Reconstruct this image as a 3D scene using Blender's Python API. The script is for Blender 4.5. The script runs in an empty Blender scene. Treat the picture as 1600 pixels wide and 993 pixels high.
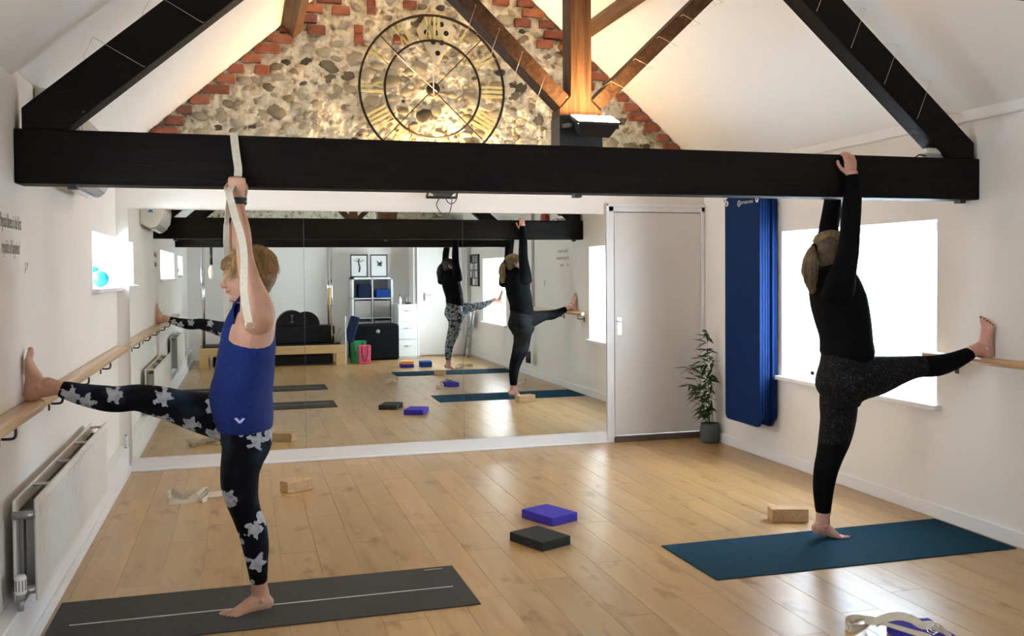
import bpy, bmesh, math, random
from mathutils import Vector, Matrix, noise
R = random.Random(7)
C = bpy.context.scene.collection
PI = math.pi
# ------------------------------------------------------------ camera
F, CY, YAW, PIT, ROL, CH = 1463.679, 462.5223, 0.2803, 0.026, -0.0074, 1.4768
def cam_vec(x, y, z):
    c, s = math.cos(PIT), math.sin(PIT); y, z = c*y + s*z, -s*y + c*z
    c, s = math.cos(YAW), math.sin(YAW)
    return Vector((c*x + s*y, -s*x + c*y, z))
cd = bpy.data.cameras.new('camera'); cam = bpy.data.objects.new('camera', cd); C.objects.link(cam)
rx = cam_vec(math.cos(ROL), 0, math.sin(ROL)); uy = cam_vec(-math.sin(ROL), 0, math.cos(ROL)); fw = cam_vec(0, 1, 0)
cam.matrix_world = Matrix(((rx.x, uy.x, -fw.x, 0), (rx.y, uy.y, -fw.y, 0), (rx.z, uy.z, -fw.z, CH), (0, 0, 0, 1)))
cd.sensor_width = 36; cd.lens = F/1600*36; cd.shift_y = (CY-496.5)/1600
cd.clip_start = 0.02
bpy.context.scene.camera = cam
# ------------------------------------------------------------ light
sc = bpy.context.scene
sc.view_settings.view_transform = 'Standard'; sc.view_settings.look = 'None'
sc.view_settings.gamma = 1; sc.view_settings.use_curve_mapping = False
sc.view_settings.exposure = 0.66
w = bpy.data.worlds.new('overcast_sky'); sc.world = w; w.use_nodes = True
bg = w.node_tree.nodes['Background']; bg.inputs[0].default_value = (0.80, 0.90, 1.0, 1); bg.inputs[1].default_value = 26.0
XL, XR, YE, YB, ZE, XA, ZA = -0.8975, 3.9388, 7.5135, -1.85, 2.332, 1.5207, 4.437
SLOPE = (ZA-ZE)/(XA-XL)
def light(name, kind, loc, to, energy, color, size=0.1, size_y=None, portal=False, spot=None):
    l = bpy.data.lights.new(name, kind); o = bpy.data.objects.new(name, l); C.objects.link(o)
    o.location = loc; d = Vector(to)-Vector(loc)
    o.rotation_euler = d.to_track_quat('-Z', 'Y').to_euler()
    l.energy = energy; l.color = color
    if kind == 'AREA':
        l.size = size
        if size_y: l.shape = 'RECTANGLE'; l.size_y = size_y
        if portal: l.cycles.is_portal = True
    else:
        l.shadow_soft_size = size
    if spot: l.spot_size, l.spot_blend = spot
    return o
# windows: (wall, y0, y1, z0, z1)
WIN = [('R', 4.618, 6.267, 0.669, 1.767), ('R', -0.45, 0.97, 0.64, 1.70), ('L', 6.36, YE+.04, 1.385, 1.752),
       ('L', 1.31, 3.55, 1.42, 1.76), ('L', -0.56, 0.50, 1.46, 1.75)]
WT = 0.34
for i, (s, y0, y1, z0, z1) in enumerate(WIN):
    x = XR+WT+0.03 if s == 'R' else XL-WT-0.03
    o = light('window_portal', 'AREA', (x, (y0+y1)/2, (z0+z1)/2), (1.5, (y0+y1)/2, (z0+z1)/2), 1, (1, 1, 1), (y1-y0), z1-z0, portal=True)
    o.rotation_euler = (PI/2, 0, PI/2 if s == 'R' else -PI/2)
WARM = (1.0, 0.62, 0.27)

# ------------------------------------------------------------ helpers
def wloc(o):
    v = Vector((0, 0, 0))
    while o: v += o.location; o = o.parent
    return v
def tag(o, label=None, cat=None, group=None, kind=None):
    if label: o['label'] = label
    if cat: o['category'] = cat
    if group: o['group'] = group
    if kind: o['kind'] = kind
    return o
def thing(name, label, cat, loc, group=None):
    o = bpy.data.objects.new(name, None); C.objects.link(o); o.location = loc
    o.empty_display_size = 0.05
    return tag(o, label, cat, group)
def link(name, me, parent=None, loc=None, rot=None, scale=None):
    o = bpy.data.objects.new(name, me); C.objects.link(o)
    if parent: o.parent = parent
    if loc is not None: o.location = Vector(loc) - (wloc(parent) if parent else Vector((0, 0, 0)))
    if rot is not None: o.rotation_euler = rot
    if scale is not None: o.scale = scale
    return o
def smooth(me):
    me.polygons.foreach_set('use_smooth', [True]*len(me.polygons))
class MB:
    def __init__(s): s.v = []; s.f = []; s.sm = []
    def add(s, vs, fs, sm=False):
        n = len(s.v); s.v += [tuple(q) for q in vs]; s.f += [tuple(i+n for i in q) for q in fs]; s.sm += [sm]*len(fs); return s
    def box(s, a, b, M=None):
        x0, y0, z0 = a; x1, y1, z1 = b
        vs = [(x0, y0, z0), (x1, y0, z0), (x1, y1, z0), (x0, y1, z0), (x0, y0, z1), (x1, y0, z1), (x1, y1, z1), (x0, y1, z1)]
        if M: vs = [M @ Vector(q) for q in vs]
        return s.add(vs, [(0, 3, 2, 1), (4, 5, 6, 7), (0, 1, 5, 4), (1, 2, 6, 5), (2, 3, 7, 6), (3, 0, 4, 7)])
    def rbox(s, a, b, r=0.005, M=None):     # box with chamfered vertical edges and top
        x0, y0, z0 = a; x1, y1, z1 = b
        def ring(i, z):
            return [(x0+r+i, y0+i, z), (x1-r-i, y0+i, z), (x1-i, y0+r+i, z), (x1-i, y1-r-i, z), (x1-r-i, y1-i, z), (x0+r+i, y1-i, z), (x0+i, y1-r-i, z), (x0+i, y0+r+i, z)]
        rings = [ring(r*.7, z0), ring(0, z0+r), ring(0, z1-r), ring(r*.7, z1)]
        vs = sum(rings, [])
        if M: vs = [M @ Vector(q) for q in vs]
        fs = [tuple(reversed(range(8))), tuple(range(24, 32))]
        for k in range(3):
            for i in range(8): j = (i+1) % 8; fs.append((k*8+i, k*8+j, k*8+8+j, k*8+8+i))
        return s.add(vs, fs)
    def prism(s, poly, d, M=None):   # poly list of 3d points, d extrude vector
        n = len(poly); d = Vector(d)
        vs = [Vector(p) for p in poly] + [Vector(p)+d for p in poly]
        if M: vs = [M @ q for q in vs]
        fs = [tuple(range(n)), tuple(reversed(range(n, 2*n)))]
        for i in range(n): j = (i+1) % n; fs.append((i, n+i, n+j, j))
        return s.add(vs, fs)
    def beam(s, p, q, wd, ht, up=(0, 0, 1)):
        p, q = Vector(p), Vector(q); t = (q-p).normalized(); u = Vector(up)
        sd = t.cross(u).normalized(); u = sd.cross(t)
        vs = [c+sd*i*wd/2+u*j*ht/2 for c in (p, q) for i, j in ((-1, -1), (1, -1), (1, 1), (-1, 1))]
        return s.add(vs, [(0, 1, 2, 3), (7, 6, 5, 4), (0, 4, 5, 1), (1, 5, 6, 2), (2, 6, 7, 3), (3, 7, 4, 0)])
    def tube(s, pts, r, n=8, cap=True):
        pts = [Vector(p) for p in pts]; m = len(pts); vs = []; fs = []
        rr = r if isinstance(r, (list, tuple)) else [r]*m
        ref = None
        for i, p in enumerate(pts):
            t = (pts[min(i+1, m-1)]-pts[max(i-1, 0)])
            if t.length < 1e-9: t = Vector((0, 0, 1))
            t.normalize()
            if ref is None: ref = t.orthogonal().normalized()
            ref = (ref - t*ref.dot(t))
            if ref.length < 1e-6: ref = t.orthogonal()
            ref.normalize(); b = t.cross(ref)
            for k in range(n): a = 2*PI*k/n; vs.append(p+(ref*math.cos(a)+b*math.sin(a))*rr[i])
        for i in range(m-1):
            for k in range(n): j = (k+1) % n; fs.append((i*n+k, i*n+j, (i+1)*n+j, (i+1)*n+k))
        if cap: fs.append(tuple(reversed(range(n)))); fs.append(tuple(range((m-1)*n, m*n)))
        return s.add(vs, fs, True)
    def cyl(s, p, q, r, n=16): return s.tube([p, q], r, n)
    def lathe(s, c, prof, n=24, axis='Z', M=None):
        vs = []; fs = []; m = len(prof); c = Vector(c)
        for r, h in prof:
            for k in range(n):
                a = 2*PI*k/n; x, y = r*math.cos(a), r*math.sin(a)
                p = Vector((x, y, h)) if axis == 'Z' else (Vector((x, h, y)) if axis == 'Y' else Vector((h, x, y)))
                if M: p = M @ p
                vs.append(c+p)
        for i in range(m-1):
            for k in range(n): j = (k+1) % n; fs.append((i*n+k, i*n+j, (i+1)*n+j, (i+1)*n+k))
        return s.add(vs, fs, True)
    def ell(s, c, r, n=16, m=10, M=None):
        vs = []; fs = []; c = Vector(c)
        for i in range(m+1):
            th = PI*i/m
            for k in range(n):
                a = 2*PI*k/n
                p = Vector((r[0]*math.sin(th)*math.cos(a), r[1]*math.sin(th)*math.sin(a), r[2]*math.cos(th)))
                if M: p = M @ p
                vs.append(c+p)
        for i in range(m):
            for k in range(n): j = (k+1) % n; fs.append((i*n+k, (i+1)*n+k, (i+1)*n+j, i*n+j))
        return s.add(vs, fs, True)
    def ribbon(s, pts, wd, wdir=(0, 1, 0), th=0.0025):
        pts = crv([Vector(p) for p in pts], 5); m = len(pts); vs = []; fs = []
        for i, p in enumerate(pts):
            t = (pts[min(i+1, m-1)]-pts[max(i-1, 0)]).normalized()
            wv = Vector(wdir[i*len(wdir)//m] if isinstance(wdir, list) else wdir); wv = (wv-t*wv.dot(t)).normalized(); nn = t.cross(wv)
            vs += [p-wv*wd/2-nn*th, p+wv*wd/2-nn*th, p+wv*wd/2+nn*th, p-wv*wd/2+nn*th]
        for i in range(m-1):
            for k in range(4): j = (k+1) % 4; fs.append((i*4+k, i*4+j, i*4+4+j, i*4+4+k))
        fs += [(0, 3, 2, 1), (m*4-4, m*4-3, m*4-2, m*4-1)]
        return s.add(vs, fs, False)
    def mesh(s, name, off=Vector((0, 0, 0))):
        me = bpy.data.meshes.new(name)
        me.from_pydata([tuple(Vector(q)-off) for q in s.v], [], s.f)
        me.polygons.foreach_set('use_smooth', s.sm)
        bm = bmesh.new(); bm.from_mesh(me); bmesh.ops.recalc_face_normals(bm, faces=bm.faces); bm.to_mesh(me); bm.free()
        return me
    def build(s, name, mat, parent=None, at=None, bevel=0):
        off = wloc(parent) if parent else (Vector(at) if at is not None else Vector((0, 0, 0)))
        me = s.mesh(name, off); me.materials.append(mat)
        o = bpy.data.objects.new(name, me); C.objects.link(o)
        if parent: o.parent = parent
        elif at is not None: o.location = at
        if bevel:
            b = o.modifiers.new('bevel', 'BEVEL'); b.width = bevel; b.segments = 2; b.limit_method = 'ANGLE'; b.angle_limit = 0.7
        return o
def crv(p, n=5):
    out = []; m = len(p)
    for i in range(m-1):
        a, b, c, d = p[max(i-1, 0)], p[i], p[i+1], p[min(i+2, m-1)]
        for k in range(n):
            t = k/n
            out.append(0.5*((2*b)+(c-a)*t+(2*a-5*b+4*c-d)*t*t+(3*b-a-3*c+d)*t*t*t))
    out.append(p[-1]); return out
# ------------------------------------------------------------ materials
def mk(name):
    m = bpy.data.materials.new(name); m.use_nodes = True
    nt = m.node_tree; return m, nt, nt.nodes, nt.links, nt.nodes['Principled BSDF']
def N(ns, t, **k):
    n = ns.new(t)
    for a, b in k.items(): setattr(n, a, b)
    return n
def ramp(ns, ls, src, stops, interp='LINEAR'):
    r = ns.new('ShaderNodeValToRGB'); r.color_ramp.interpolation = interp
    e = r.color_ramp.elements
    while len(e) > len(stops): e.remove(e[-1])
    while len(e) < len(stops): e.new(1)
    for q, (p, c) in zip(e, stops): q.position = p; q.color = (*c, 1)
    ls.new(src, r.inputs[0]); return r.outputs[0]
def mat(name, col, rough=0.6, var=0.06, scale=8, bump=0.0, bscale=60, metal=0, coat=0, spec=0.5, sheen=0, stretch=None):
    m, nt, ns, ls, b = mk(name)
    tc = N(ns, 'ShaderNodeTexCoord'); mp = N(ns, 'ShaderNodeMapping'); ls.new(tc.outputs['Object'], mp.inputs[0])
    if stretch: mp.inputs['Scale'].default_value = stretch
    nz = N(ns, 'ShaderNodeTexNoise'); nz.inputs['Scale'].default_value = scale; nz.inputs['Detail'].default_value = 4
    ls.new(mp.outputs[0], nz.inputs[0])
    c = ramp(ns, ls, nz.outputs[0], [(0.3, tuple(x*(1-var) for x in col)), (0.7, tuple(min(1, x*(1+var)) for x in col))])
    ls.new(c, b.inputs['Base Color'])
    b.inputs['Roughness'].default_value = rough; b.inputs['Metallic'].default_value = metal
    b.inputs['Coat Weight'].default_value = coat; b.inputs['Specular IOR Level'].default_value = spec
    b.inputs['Sheen Weight'].default_value = sheen
    if bump:
        n2 = N(ns, 'ShaderNodeTexNoise'); n2.inputs['Scale'].default_value = bscale; n2.inputs['Detail'].default_value = 3
        ls.new(mp.outputs[0], n2.inputs[0])
        bp = N(ns, 'ShaderNodeBump'); bp.inputs['Strength'].default_value = bump; bp.inputs['Distance'].default_value = 0.01
        ls.new(n2.outputs[0], bp.inputs['Height']); ls.new(bp.outputs[0], b.inputs['Normal'])
    return m
def emis(name, col, st):
    m, nt, ns, ls, b = mk(name)
    b.inputs['Base Color'].default_value = (*col, 1); b.inputs['Emission Color'].default_value = (*col, 1); b.inputs['Emission Strength'].default_value = st
    return m
M = {}
M['wall'] = mat('white_wall_paint', (0.82, 0.785, 0.735), 0.75, 0.015, 1.5, 0.25, 14)
M['ceil'] = mat('white_ceiling_paint', (0.83, 0.815, 0.79), 0.8, 0.012, 1.2, 0.08, 30)
M['gloss'] = mat('white_gloss_paint', (0.84, 0.84, 0.84), 0.35, 0.01, 3)
M['door'] = mat('off_white_door_paint', (0.74, 0.71, 0.68), 0.35, 0.02, 2, 0.05, 40)
M['radpaint'] = mat('cream_radiator_enamel', (0.76, 0.74, 0.69), 0.35, 0.02, 3)
M['black'] = mat('black_plastic', (0.012, 0.012, 0.013), 0.4, 0.1)
M['blackcloth'] = mat('black_cloth', (0.004, 0.0045, 0.006), 0.9, 0.2, 20, 0.5, 14, spec=0.15)
M['iron'] = mat('blackened_iron', (0.02, 0.014, 0.01), 0.5, 0.2, 20, metal=0.6)
M['chrome'] = mat('chrome', (0.8, 0.8, 0.82), 0.12, 0.02, metal=1)
M['grey_metal'] = mat('grey_metal', (0.35, 0.36, 0.38), 0.35, 0.05, metal=0.8)
M['gold'] = mat('aged_gold_paint', (0.46, 0.43, 0.20), 0.6, 0.15, 30, 0.3, 50)
M['cotton'] = mat('natural_cotton_webbing', (0.66, 0.59, 0.47), 0.9, 0.06, 60, 0.5, 260)
M['cork'] = mat('cork', (0.47, 0.30, 0.155), 0.85, 0.22, 90, 0.3, 140)
M['purple'] = mat('violet_foam', (0.045, 0.032, 0.33), 0.8, 0.06, 30, 0.25, 300, spec=0.2)
M['greyfoam'] = mat('charcoal_foam', (0.028, 0.029, 0.028), 0.85, 0.08, 30, 0.25, 300, spec=0.2)
M['bluefoam'] = mat('blue_foam', (0.01, 0.045, 0.22), 0.8, 0.06, 30, spec=0.2)
M['orange'] = mat('orange_foam', (0.85, 0.36, 0.12), 0.75, 0.06, 30)
M['teal'] = mat('teal_mat_rubber', (0.003, 0.036, 0.066), 0.85, 0.12, 40, 0.4, 400, spec=0.08)
M['greymat'] = mat('grey_mat_rubber', (0.052, 0.050, 0.045), 0.85, 0.08, 40, 0.4, 400, spec=0.2)
M['lineprint'] = mat('pale_print', (0.6, 0.6, 0.57), 0.7)
M['mattag'] = mat('black_woven_tag', (0.01, 0.01, 0.01), 0.7)
M['bluemat'] = mat('blue_foam_mat', (0.0022, 0.018, 0.085), 0.7, 0.08, 12, 0.1, 200, spec=0.1)
M['blueedge'] = mat('bright_blue_mat_edge', (0.006, 0.05, 0.40), 0.5, 0.06, 12)
M['barre'] = mat('varnished_beech', (0.56, 0.35, 0.17), 0.32, 0.14, 4, 0.05, 60, coat=0.3, stretch=(25, 1.2, 25))
M['bracket'] = mat('black_bracket_steel', (0.015, 0.015, 0.016), 0.4)
M['fairy'] = mat('clear_fairy_wire', (0.55, 0.48, 0.42), 0.3, 0.05, metal=0.4)
M['pot'] = mat('slate_grey_pot', (0.07, 0.085, 0.085), 0.7, 0.12, 25, 0.3, 60)
M['leaf'] = mat('bamboo_leaf', (0.035, 0.075, 0.028), 0.55, 0.35, 30)
M['stem'] = mat('bamboo_stem', (0.12, 0.10, 0.05), 0.6, 0.3, 30)
M['soil'] = mat('dark_soil', (0.03, 0.02, 0.015), 0.95, 0.3, 60, 0.8, 80)
M['skinL'] = mat('tanned_skin', (0.50, 0.27, 0.175), 0.5, 0.10, 14, 0.12, 160)
M['skinR'] = mat('fair_skin', (0.56, 0.30, 0.225), 0.5, 0.09, 14, 0.12, 160)
for k in ('skinL', 'skinR'):
    b = M[k].node_tree.nodes['Principled BSDF']; b.inputs['Subsurface Weight'].default_value = 0.12
    b.inputs['Subsurface Radius'].default_value = (0.02, 0.008, 0.004); b.inputs['Subsurface Scale'].default_value = 0.5
M['blonde'] = mat('golden_blonde_hair', (0.44, 0.27, 0.105), 0.5, 0.45, 55, 0.5, 90, stretch=(1, 1, .3))
M['blonderoot'] = mat('golden_brown_hair', (0.20, 0.11, 0.04), 0.6, 0.4, 40, 0.6, 90)
M['ashroot'] = mat('brown_hair', (0.10, 0.065, 0.03), 0.6, 0.4, 40, 0.6, 90)
M['ash'] = mat('dark_blonde_hair', (0.25, 0.175, 0.085), 0.5, 0.5, 60, 0.5, 90, stretch=(1, 1, .12))
M['darkhair'] = mat('dark_brown_hair', (0.02, 0.013, 0.01), 0.4, 0.3, 40, 0.5, 90)
M['topL'] = mat('royal_blue_jersey', (0.005, 0.018, 0.125), 0.75, 0.22, 60, 0.5, 14, spec=0.2)
M['topR'] = mat('black_jersey', (0.0022, 0.0024, 0.0030), 0.9, 0.2, 10, 0.4, 18, spec=0.12)
M['logo'] = mat('lilac_print', (0.55, 0.55, 0.85), 0.5)
M['nail'] = mat('dark_nail_varnish', (0.012, 0.004, 0.008), 0.2)
M['eye'] = mat('eye_white', (0.6, 0.57, 0.53), 0.2)
M['lip'] = mat('rose_lip', (0.36, 0.11, 0.09), 0.5)
M['watch'] = mat('dark_watch_strap', (0.008, 0.02, 0.022), 0.35)
M['acw'] = mat('ivory_plastic', (0.72, 0.70, 0.62), 0.4, 0.02)
M['acgrey'] = mat('grey_louvre', (0.42, 0.41, 0.40), 0.4, 0.05)
M['bsticker'] = mat('blue_sticker', (0.05, 0.16, 0.35), 0.4)
M['ball'] = mat('pale_blue_vinyl', (0.015, 0.27, 0.62), 0.35, 0.15, 20)
M['ink'] = mat('grey_wall_lettering', (0.27, 0.25, 0.22), 0.6)
M['white'] = mat('white_laminate', (0.78, 0.8, 0.8), 0.4, 0.01)
M['greybox'] = mat('grey_fabric_box', (0.42, 0.39, 0.36), 0.9, 0.05)
M['navybox'] = mat('navy_plastic', (0.004, 0.012, 0.045), 0.6, spec=0.2)
M['woodframe'] = mat('pale_maple', (0.60, 0.40, 0.18), 0.45, 0.1, 4, stretch=(1.5, 20, 20))
M['blackpvc'] = mat('black_upholstery', (0.004, 0.0045, 0.006), 0.55, 0.2, 10, spec=0.25)
M['pink'] = mat('pink_print', (0.75, 0.08, 0.16), 0.6, 0.5, 40)
M['green'] = mat('green_fabric', (0.01, 0.24, 0.07), 0.7)
M['red'] = mat('dark_red_plastic', (0.28, 0.012, 0.015), 0.4)
M['fleece'] = mat('cream_fleece', (0.75, 0.72, 0.55), 0.95, 0.1, 40, 0.8, 90)
M['paper'] = mat('white_paper', (0.75, 0.76, 0.76), 0.7, 0.02)
M['inkart'] = mat('black_ink', (0.03, 0.03, 0.035), 0.7)
M['threshold'] = mat('brown_threshold_strip', (0.10, 0.075, 0.06), 0.7, 0.15, spec=0.2)
M['glow'] = emis('lamp_glow', (1.0, 0.86, 0.62), 28)
M['plate'] = mat('cream_plaster_plate', (0.62, 0.54, 0.38), 0.8, 0.06, 20, 0.3, 40)
M['hole'] = mat('dark_hole', (0.004, 0.003, 0.003), 0.9)
# mirror
m, nt, ns, ls, b = mk('mirror_silver'); b.inputs['Metallic'].default_value = 1; b.inputs['Roughness'].default_value = 0
b.inputs['Base Color'].default_value = (0.83, 0.87, 0.84, 1); M['mirror'] = m
# glass
m, nt, ns, ls, b = mk('window_glass'); ns.remove(b)
tr = N(ns, 'ShaderNodeBsdfTransparent'); gl = N(ns, 'ShaderNodeBsdfGlossy'); gl.inputs['Roughness'].default_value = 0.02
mx = N(ns, 'ShaderNodeMixShader'); mx.inputs[0].default_value = 0.06
ls.new(tr.outputs[0], mx.inputs[1]); ls.new(gl.outputs[0], mx.inputs[2]); ls.new(mx.outputs[0], ns['Material Output'].inputs[0]); M['glass'] = m
# blind fabric: part translucent
m, nt, ns, ls, b = mk('blind_fabric'); b.inputs['Base Color'].default_value = (0.80, 0.86, 0.9, 1); b.inputs['Roughness'].default_value = 0.9
tl = N(ns, 'ShaderNodeBsdfTranslucent'); tl.inputs[0].default_value = (0.82, 0.9, 0.96, 1)
mx = N(ns, 'ShaderNodeMixShader'); mx.inputs[0].default_value = 0.6
ls.new(b.outputs[0], mx.inputs[1]); ls.new(tl.outputs[0], mx.inputs[2]); ls.new(mx.outputs[0], ns['Material Output'].inputs[0]); M['blind'] = m
def wood(name, c0, c1, c2, axis_scale, rough=0.6, crack=True):
    m, nt, ns, ls, b = mk(name)
    tc = N(ns, 'ShaderNodeTexCoord'); mp = N(ns, 'ShaderNodeMapping'); ls.new(tc.outputs['Object'], mp.inputs[0]); mp.inputs['Scale'].default_value = axis_scale
    nz = N(ns, 'ShaderNodeTexNoise'); nz.inputs['Scale'].default_value = 3; nz.inputs['Detail'].default_value = 6; nz.inputs['Distortion'].default_value = 1.2
    ls.new(mp.outputs[0], nz.inputs[0])
    c = ramp(ns, ls, nz.outputs[0], [(0.25, c0), (0.5, c1), (0.75, c2)]); ls.new(c, b.inputs['Base Color'])
    b.inputs['Roughness'].default_value = rough; b.inputs['Specular IOR Level'].default_value = 0.14
    bp = N(ns, 'ShaderNodeBump'); bp.inputs['Strength'].default_value = 0.35; bp.inputs['Distance'].default_value = 0.01
    ls.new(nz.outputs[0], bp.inputs['Height']); ls.new(bp.outputs[0], b.inputs['Normal'])
    return m
DK = ((0.0022, 0.0014, 0.0012), (0.0042, 0.0026, 0.002), (0.009, 0.005, 0.0036))
M['beamX'] = wood('dark_oak_beam', *DK, (0.8, 14, 14))
M['beamY'] = wood('dark_oak_purlin', (0.05, 0.025, 0.013), (0.10, 0.05, 0.025), (0.15, 0.08, 0.04), (14, 0.8, 14))
M['post'] = wood('brown_oak_post', (0.035, 0.017, 0.009), (0.085, 0.042, 0.02), (0.13, 0.067, 0.032), (22, 22, 0.8))
M['brace'] = wood('brown_oak_brace', (0.028, 0.014, 0.008), (0.062, 0.031, 0.016), (0.10, 0.05, 0.025), (9, 14, 9))
# floor planks
m, nt, ns, ls, b = mk('oak_laminate'); M['floor'] = m
tc = N(ns, 'ShaderNodeTexCoord'); oi = N(ns, 'ShaderNodeObjectInfo')
cb = N(ns, 'ShaderNodeVectorMath', operation='MULTIPLY_ADD')
sc3 = N(ns, 'ShaderNodeCombineXYZ')
for i, kx in enumerate((17.0, 41.0, 5.0)):
    mm = N(ns, 'ShaderNodeMath', operation='MULTIPLY'); mm.inputs[1].default_value = kx; ls.new(oi.outputs['Random'], mm.inputs[0]); ls.new(mm.outputs[0], sc3.inputs[i])
cb.inputs[1].default_value = (9, 1.3, 9); ls.new(tc.outputs['Object'], cb.inputs[0]); ls.new(sc3.outputs[0], cb.inputs[2])
n1 = N(ns, 'ShaderNodeTexNoise'); n1.inputs['Scale'].default_value = 1.1; n1.inputs['Detail'].default_value = 5; n1.inputs['Distortion'].default_value = .7; ls.new(cb.outputs[0], n1.inputs[0])
c1 = ramp(ns, ls, n1.outputs[0], [(0.25, (0.31, 0.180, 0.070)), (0.42, (0.39, 0.235, 0.094)), (0.58, (0.425, 0.262, 0.108)), (0.78, (0.49, 0.315, 0.14))])
hs = N(ns, 'ShaderNodeHueSaturation'); ls.new(c1, hs.inputs['Color'])
mr = N(ns, 'ShaderNodeMapRange'); mr.inputs[3].default_value = 0.90; mr.inputs[4].default_value = 1.08; ls.new(oi.outputs['Random'], mr.inputs[0]); ls.new(mr.outputs[0], hs.inputs['Value'])
# knots
cb2 = N(ns, 'ShaderNodeVectorMath', operation='MULTIPLY_ADD'); cb2.inputs[1].default_value = (6, 2.6, 6); ls.new(tc.outputs['Object'], cb2.inputs[0]); ls.new(sc3.outputs[0], cb2.inputs[2])
n2 = N(ns, 'ShaderNodeTexNoise'); n2.inputs['Scale'].default_value = 1.5; n2.inputs['Detail'].default_value = 3; ls.new(cb2.outputs[0], n2.inputs[0])
k = ramp(ns, ls, n2.outputs[0], [(0.60, (1, 1, 1)), (0.72, (0.66, 0.54, 0.42))])
mc = N(ns, 'ShaderNodeMix', data_type='RGBA', blend_type='MULTIPLY'); mc.inputs[0].default_value = 1
ls.new(hs.outputs[0], mc.inputs[6]); ls.new(k, mc.inputs[7]); ls.new(mc.outputs[2], b.inputs['Base Color'])
b.inputs['Roughness'].default_value = 0.30; b.inputs['Specular IOR Level'].default_value = 0.6
bp = N(ns, 'ShaderNodeBump'); bp.inputs['Strength'].default_value = 0.05; bp.inputs['Distance'].default_value = 0.004
ls.new(n1.outputs[0], bp.inputs['Height']); ls.new(bp.outputs[0], b.inputs['Normal'])
M['gap'] = mat('dark_joint', (0.16, 0.10, 0.055), 0.9)
# mortar / flint / brick
def stoney(name, stops, sc_, bump, bs, rand=False):
    m, nt, ns, ls, b = mk(name)
    tc = N(ns, 'ShaderNodeTexCoord')
    nz = N(ns, 'ShaderNodeTexNoise'); nz.inputs['Scale'].default_value = sc_; nz.inputs['Detail'].default_value = 5; ls.new(tc.outputs['Object'], nz.inputs[0])
    if rand:
        oi = N(ns, 'ShaderNodeObjectInfo'); c = ramp(ns, ls, oi.outputs['Random'], stops, 'CONSTANT')
        v = ramp(ns, ls, nz.outputs[0], [(0.35, (0.62, 0.60, 0.56)), (0.6, (1.05, 1.05, 1.05))])
        mx = N(ns, 'ShaderNodeMix', data_type='RGBA', blend_type='MULTIPLY'); mx.inputs[0].default_value = 1
        ls.new(c, mx.inputs[6]); ls.new(v, mx.inputs[7]); col = mx.outputs[2]
    else: col = ramp(ns, ls, nz.outputs[0], stops)
    ls.new(col, b.inputs['Base Color']); b.inputs['Roughness'].default_value = 0.85
    n2 = N(ns, 'ShaderNodeTexNoise'); n2.inputs['Scale'].default_value = bs; n2.inputs['Detail'].default_value = 6; ls.new(tc.outputs['Object'], n2.inputs[0])
    bp = N(ns, 'ShaderNodeBump'); bp.inputs['Strength'].default_value = bump; bp.inputs['Distance'].default_value = 0.02
    ls.new(n2.outputs[0], bp.inputs['Height']); ls.new(bp.outputs[0], b.inputs['Normal'])
    return m
M['mortar'] = stoney('lime_mortar', [(0.30, (0.16, 0.13, 0.08)), (0.38, (0.44, 0.38, 0.27)), (0.48, (0.62, 0.56, 0.42)), (0.65, (0.74, 0.69, 0.56))], 16, 1.0, 30)
M['flint'] = stoney('flint', [(0.0, (0.66, 0.60, 0.46)), (0.34, (0.58, 0.52, 0.39)), (0.56, (0.42, 0.36, 0.25)), (0.68, (0.68, 0.63, 0.50)), (0.78, (0.28, 0.235, 0.16)), (0.90, (0.13, 0.108, 0.075))], 14, 0.8, 34, True)
M['brick'] = stoney('red_brick', [(0.0, (0.27, 0.085, 0.045)), (0.3, (0.20, 0.065, 0.038)), (0.6, (0.31, 0.115, 0.06)), (0.85, (0.16, 0.06, 0.042))], 12, 0.5, 50, True)
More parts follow.
